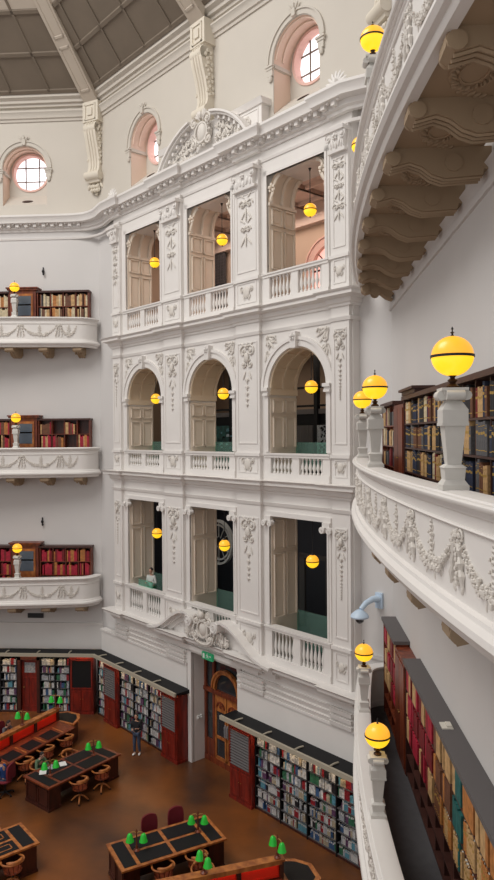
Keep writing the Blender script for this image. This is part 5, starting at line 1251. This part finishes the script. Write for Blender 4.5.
# ================================================================== PEOPLE
def skinned(name, joints, edges, mtl, parent, lvl=2, root=0):
    me = bpy.data.meshes.new(name); me.from_pydata([j[:3] for j in joints], edges, [])
    o = bpy.data.objects.new(name, me); COL.objects.link(o); o.parent = parent
    m = o.modifiers.new('skin', 'SKIN'); m.use_smooth_shade = True
    for i, j in enumerate(joints):
        sv = me.skin_vertices[0].data[i]; rr_ = j[3]; sv.radius = rr_ if isinstance(rr_, tuple) else (rr_, rr_); sv.use_root = (i == root)
    me.materials.append(MT[mtl])
    s_ = o.modifiers.new('sub', 'SUBSURF'); s_.levels = lvl; s_.render_levels = lvl
    WL[o.name] = Vector((0, 0, 0)); return o
def person(label, loc, rz, pose, top, legs, hair='hair', skin='skin', h=1.52, longhair=False, dress=False):
    r = thing('person', label, 'person', loc, None, rz); k = h/1.75; r.scale = (k, k, k)
    P = dict(pose); hip = P['hip']
    J = {}
    J['pel'] = Vector(hip); lean = P.get('lean', 0); tw = Vector((0, -sin(lean), cos(lean)))
    J['bel'] = J['pel']+tw*.16; J['che'] = J['pel']+tw*.38; J['nk'] = J['pel']+tw*.53; hl_ = P.get('head', lean); hv = Vector((0, -sin(hl_), cos(hl_)))
    J['nk2'] = J['nk']+hv*.07
    for s_, sd in ((1, 'L'), (-1, 'R')):
        J['sh'+sd] = J['pel']+tw*.47+Vector((s_*.17, 0, 0)); J['hp'+sd] = J['pel']+Vector((s_*.09, 0, -.03))
        for q in ('el', 'wr', 'kn', 'an', 'to'): J[q+sd] = Vector(P[q+sd])
    names = ['pel', 'bel', 'che', 'nk', 'nk2', 'shL', 'elL', 'wrL', 'shR', 'elR', 'wrR', 'hpL', 'knL', 'anL', 'toL', 'hpR', 'knR', 'anR', 'toR']
    rad = dict(pel=(.13, .10), bel=(.115, .085), che=(.14, .095), nk=.055, nk2=.05, sh=.05, el=.038, wr=.026, hp=.085, kn=.055, an=.036, to=.032)
    E_ = [('pel', 'bel'), ('bel', 'che'), ('che', 'nk'), ('nk', 'nk2'), ('che', 'shL'), ('shL', 'elL'), ('elL', 'wrL'), ('che', 'shR'), ('shR', 'elR'), ('elR', 'wrR'), ('pel', 'hpL'), ('hpL', 'knL'), ('knL', 'anL'), ('anL', 'toL'), ('pel', 'hpR'), ('hpR', 'knR'), ('knR', 'anR'), ('anR', 'toR')]
    jt = [tuple(J[n])+(rad.get(n, rad.get(n[:2])),) for n in names]; ix = {n: i for i, n in enumerate(names)}
    ed = [(ix[a], ix[b]) for a, b in E_]
    # hands: palm and five fingers on each wrist
    for sd, s_ in (('L', 1), ('R', -1)):
        fw = (J['wr'+sd]-J['el'+sd]).normalized(); sdv = fw.cross(Vector((0, 0, 1))); sdv = sdv.normalized() if sdv.length > .2 else Vector((0, -1, 0)); dn = fw.cross(sdv)
        dn = dn if dn.z < 0 else -dn
        pm = J['wr'+sd]+fw*.06; jt.append(tuple(pm)+((.032, .018),)); pi_ = len(jt)-1; ed.append((ix['wr'+sd], pi_))
        for q, (o_, L_) in enumerate(((-.027, .065), (-.009, .078), (.009, .074), (.027, .058))):
            a = pm+sdv*o_+fw*.035; b = a+fw*L_*.5; c_ = b+fw*L_*.35+dn*L_*.35
            n0 = len(jt); jt.extend([tuple(a)+(.009,), tuple(b)+(.0085,), tuple(c_)+(.007,)]); ed += [(pi_, n0), (n0, n0+1), (n0+1, n0+2)]
        n0 = len(jt); a = pm-fw*.02+sdv*.035*s_; jt.extend([tuple(a)+(.011,), tuple(a+sdv*.02*s_+fw*.035+dn*.01)+(.009,)]); ed += [(pi_, n0), (n0, n0+1)]
    skinned('body', jt, ed, skin, r)
    # head and face
    hc = J['nk2']+hv*.12; fwd_ = Vector((0, -cos(hl_*.6), -sin(hl_*.6)*1)); fwd_.normalize(); sdv = Vector((1, 0, 0)); upv = sdv.cross(fwd_); upv = upv if upv.z > 0 else -upv
    m = MB(); m.ell(hc, sdv*.075, fwd_*.095, upv*.115, 14, 10); m.ell(hc+fwd_*.035-upv*.06, sdv*.052, fwd_*.055, upv*.055, 10, 7)
    m.ell(hc+fwd_*.098-upv*.015, sdv*.013, fwd_*.022, upv*.025, 7, 5)
    for s_ in (1, -1): m.ell(hc+sdv*.076*s_-upv*.01, sdv*.012, fwd_*.02, upv*.032, 7, 5)
    mk('head', m, skin, r, local=True)
    m = MB(); m.m = 0
    for s_ in (1, -1): m.ell(hc+fwd_*.085+sdv*.03*s_+upv*.012, sdv*.013, fwd_*.008, upv*.008, 7, 5)
    mk('eyes', m, 'black', r, local=True)
    m = MB(); m.ell(hc+fwd_*.088-upv*.055, sdv*.024, fwd_*.008, upv*.009, 7, 5); mk('mouth', m, 'cloth_pink', r, local=True)
    m = MB(); m.ell(hc-fwd_*.018+upv*.028, sdv*.084, fwd_*.095, upv*.108, 14, 9)
    if longhair: m.ell(hc-fwd_*.06-upv*.08, sdv*.075, fwd_*.045, upv*.14, 10, 7)
    mk('hair', m, hair, r, local=True)
    # clothes as slightly fuller skins that stop at neck, cuff and hem
    def J2(n, e): v = J[n]; q = rad.get(n, rad.get(n[:2])); return tuple(v)+((q[0]+e, q[1]+e) if isinstance(q, tuple) else (q+e),)
    def cut(a, b, t): return J[a].lerp(J[b], t)
    e = .02
    nk_ = J['che'].lerp(J['nk'], .75)
    sj = [tuple(J['pel']+Vector((0, 0, -.02)))+((.145, .115),), J2('bel', e), J2('che', e), tuple(nk_)+(.075,), J2('shL', e), J2('elL', e*.9), tuple(cut('elL', 'wrL', .88))+(.042,), J2('shR', e), J2('elR', e*.9), tuple(cut('elR', 'wrR', .88))+(.042,)]
    skinned('shirt', sj, [(0, 1), (1, 2), (2, 3), (2, 4), (4, 5), (5, 6), (2, 7), (7, 8), (8, 9)], top, r)
    lj = [tuple(J['pel'])+((.14, .11),), J2('hpL', e*.7), J2('knL', e), tuple(cut('knL', 'anL', .92))+(.055,), J2('hpR', e*.7), J2('knR', e), tuple(cut('knR', 'anR', .92))+(.055,)]
    skinned('trousers', lj, [(0, 1), (1, 2), (2, 3), (0, 4), (4, 5), (5, 6)], legs, r)
    for sd in ('L', 'R'):
        a, b = J['an'+sd], J['to'+sd]; m = MB(); d = (b-a); d.z = 0; d = d.normalized() if d.length > .01 else Vector((0, -1, 0)); c_ = a+d*.06; sv = Vector((d.y, -d.x, 0))
        m.ell(Vector((c_.x, c_.y, .045)), sv*.048, d*.13, Vector((0, 0, .045)), 10, 6); m.ell(Vector((a.x, a.y, .07)), sv*.045, d*.05, Vector((0, 0, .06)), 8, 6)
        mk('shoe', m, 'white' if top == 'cloth_black' else 'black', r, local=True)
    return r
stand = dict(hip=(0, 0, .93), lean=.06, elL=(.24, -.02, 1.12), wrL=(.14, -.22, 1.20), elR=(-.25, .03, 1.12), wrR=(-.12, -.22, 1.16), knL=(.10, -.03, .50), anL=(.11, .04, .08), toL=(.13, -.10, .04), knR=(-.09, -.06, .50), anR=(-.10, -.02, .08), toR=(-.12, -.16, .04))
sit = dict(hip=(0, .05, .60), lean=.28, head=.55, elL=(.27, -.20, .80), wrL=(.12, -.44, .86), elR=(-.27, -.20, .80), wrR=(-.12, -.44, .86), knL=(.13, -.40, .56), anL=(.12, -.38, .10), toL=(.12, -.52, .04), knR=(-.13, -.40, .56), anR=(-.12, -.30, .10), toR=(-.12, -.44, .04))
p_ = person('person standing by the bookcase in black jacket, jeans and white shoes, with a backpack', (-5.72, 25.1, 0), MID.rz+pi+.6, stand, 'cloth_black', 'jeans', longhair=True)
m = MB(); m.box(-.16, .16, .11, .24, 1.03, 1.42); m.ball((0, .2, 1.25), .15, .09, .2, 10, 7); mk('backpack', m, 'cloth_black', p_, local=True)
q = s4(-3.78, -1.22, 0); person('person in a blue shirt leaning over the left red-panelled desk', (q[0], q[1], 0), A4+pi+.25, sit, 'cloth_blue', 'jeans')
q = s4(-4.9, -1.12, 0); person('person in a pink top at the left edge of the photo', (q[0], q[1], 0), A4+pi, sit, 'cloth_pink', 'jeans')
q = s4(-1.5, 1.12, 0); person('dark-haired person whose head shows above the left red screen', (q[0], q[1], 0), A4, sit, 'cloth_grey', 'jeans', longhair=True)
q = t1(-.62, 1.02, 0); person('person in a pale green top reading behind the middle table, next to the lamp', (q[0], q[1], 0), A1, sit, 'cloth_green', 'jeans')
q = t1(-.62, 1.08, 0)
chair(t1, -.62, 1.06, 0, A1, 'wooden captain chair under the person in the pale green top')
lean = dict(stand); lean.update(lean=.35, head=.3, elL=(.26, -.28, 1.08), wrL=(.10, -.46, 1.18), elR=(-.26, -.28, 1.08), wrR=(-.12, -.46, 1.14))
q = MID(9.88, -.42, 0); person('person in white standing behind the balustrade of the bottom left opening, holding a phone', (q[0], q[1], 4.85), MID.rz+pi+.35, stand, 'cloth_white', 'gallery_green', h=1.62)
mb = MB(MID); mb.box(9.35, 10.35, -.13, -.11, 5.77, 6.02)
tag(mk('glass_guard', mb, 'tint_glass'), 'small green glass guard on the rail in front of the person in white', 'glass guard')
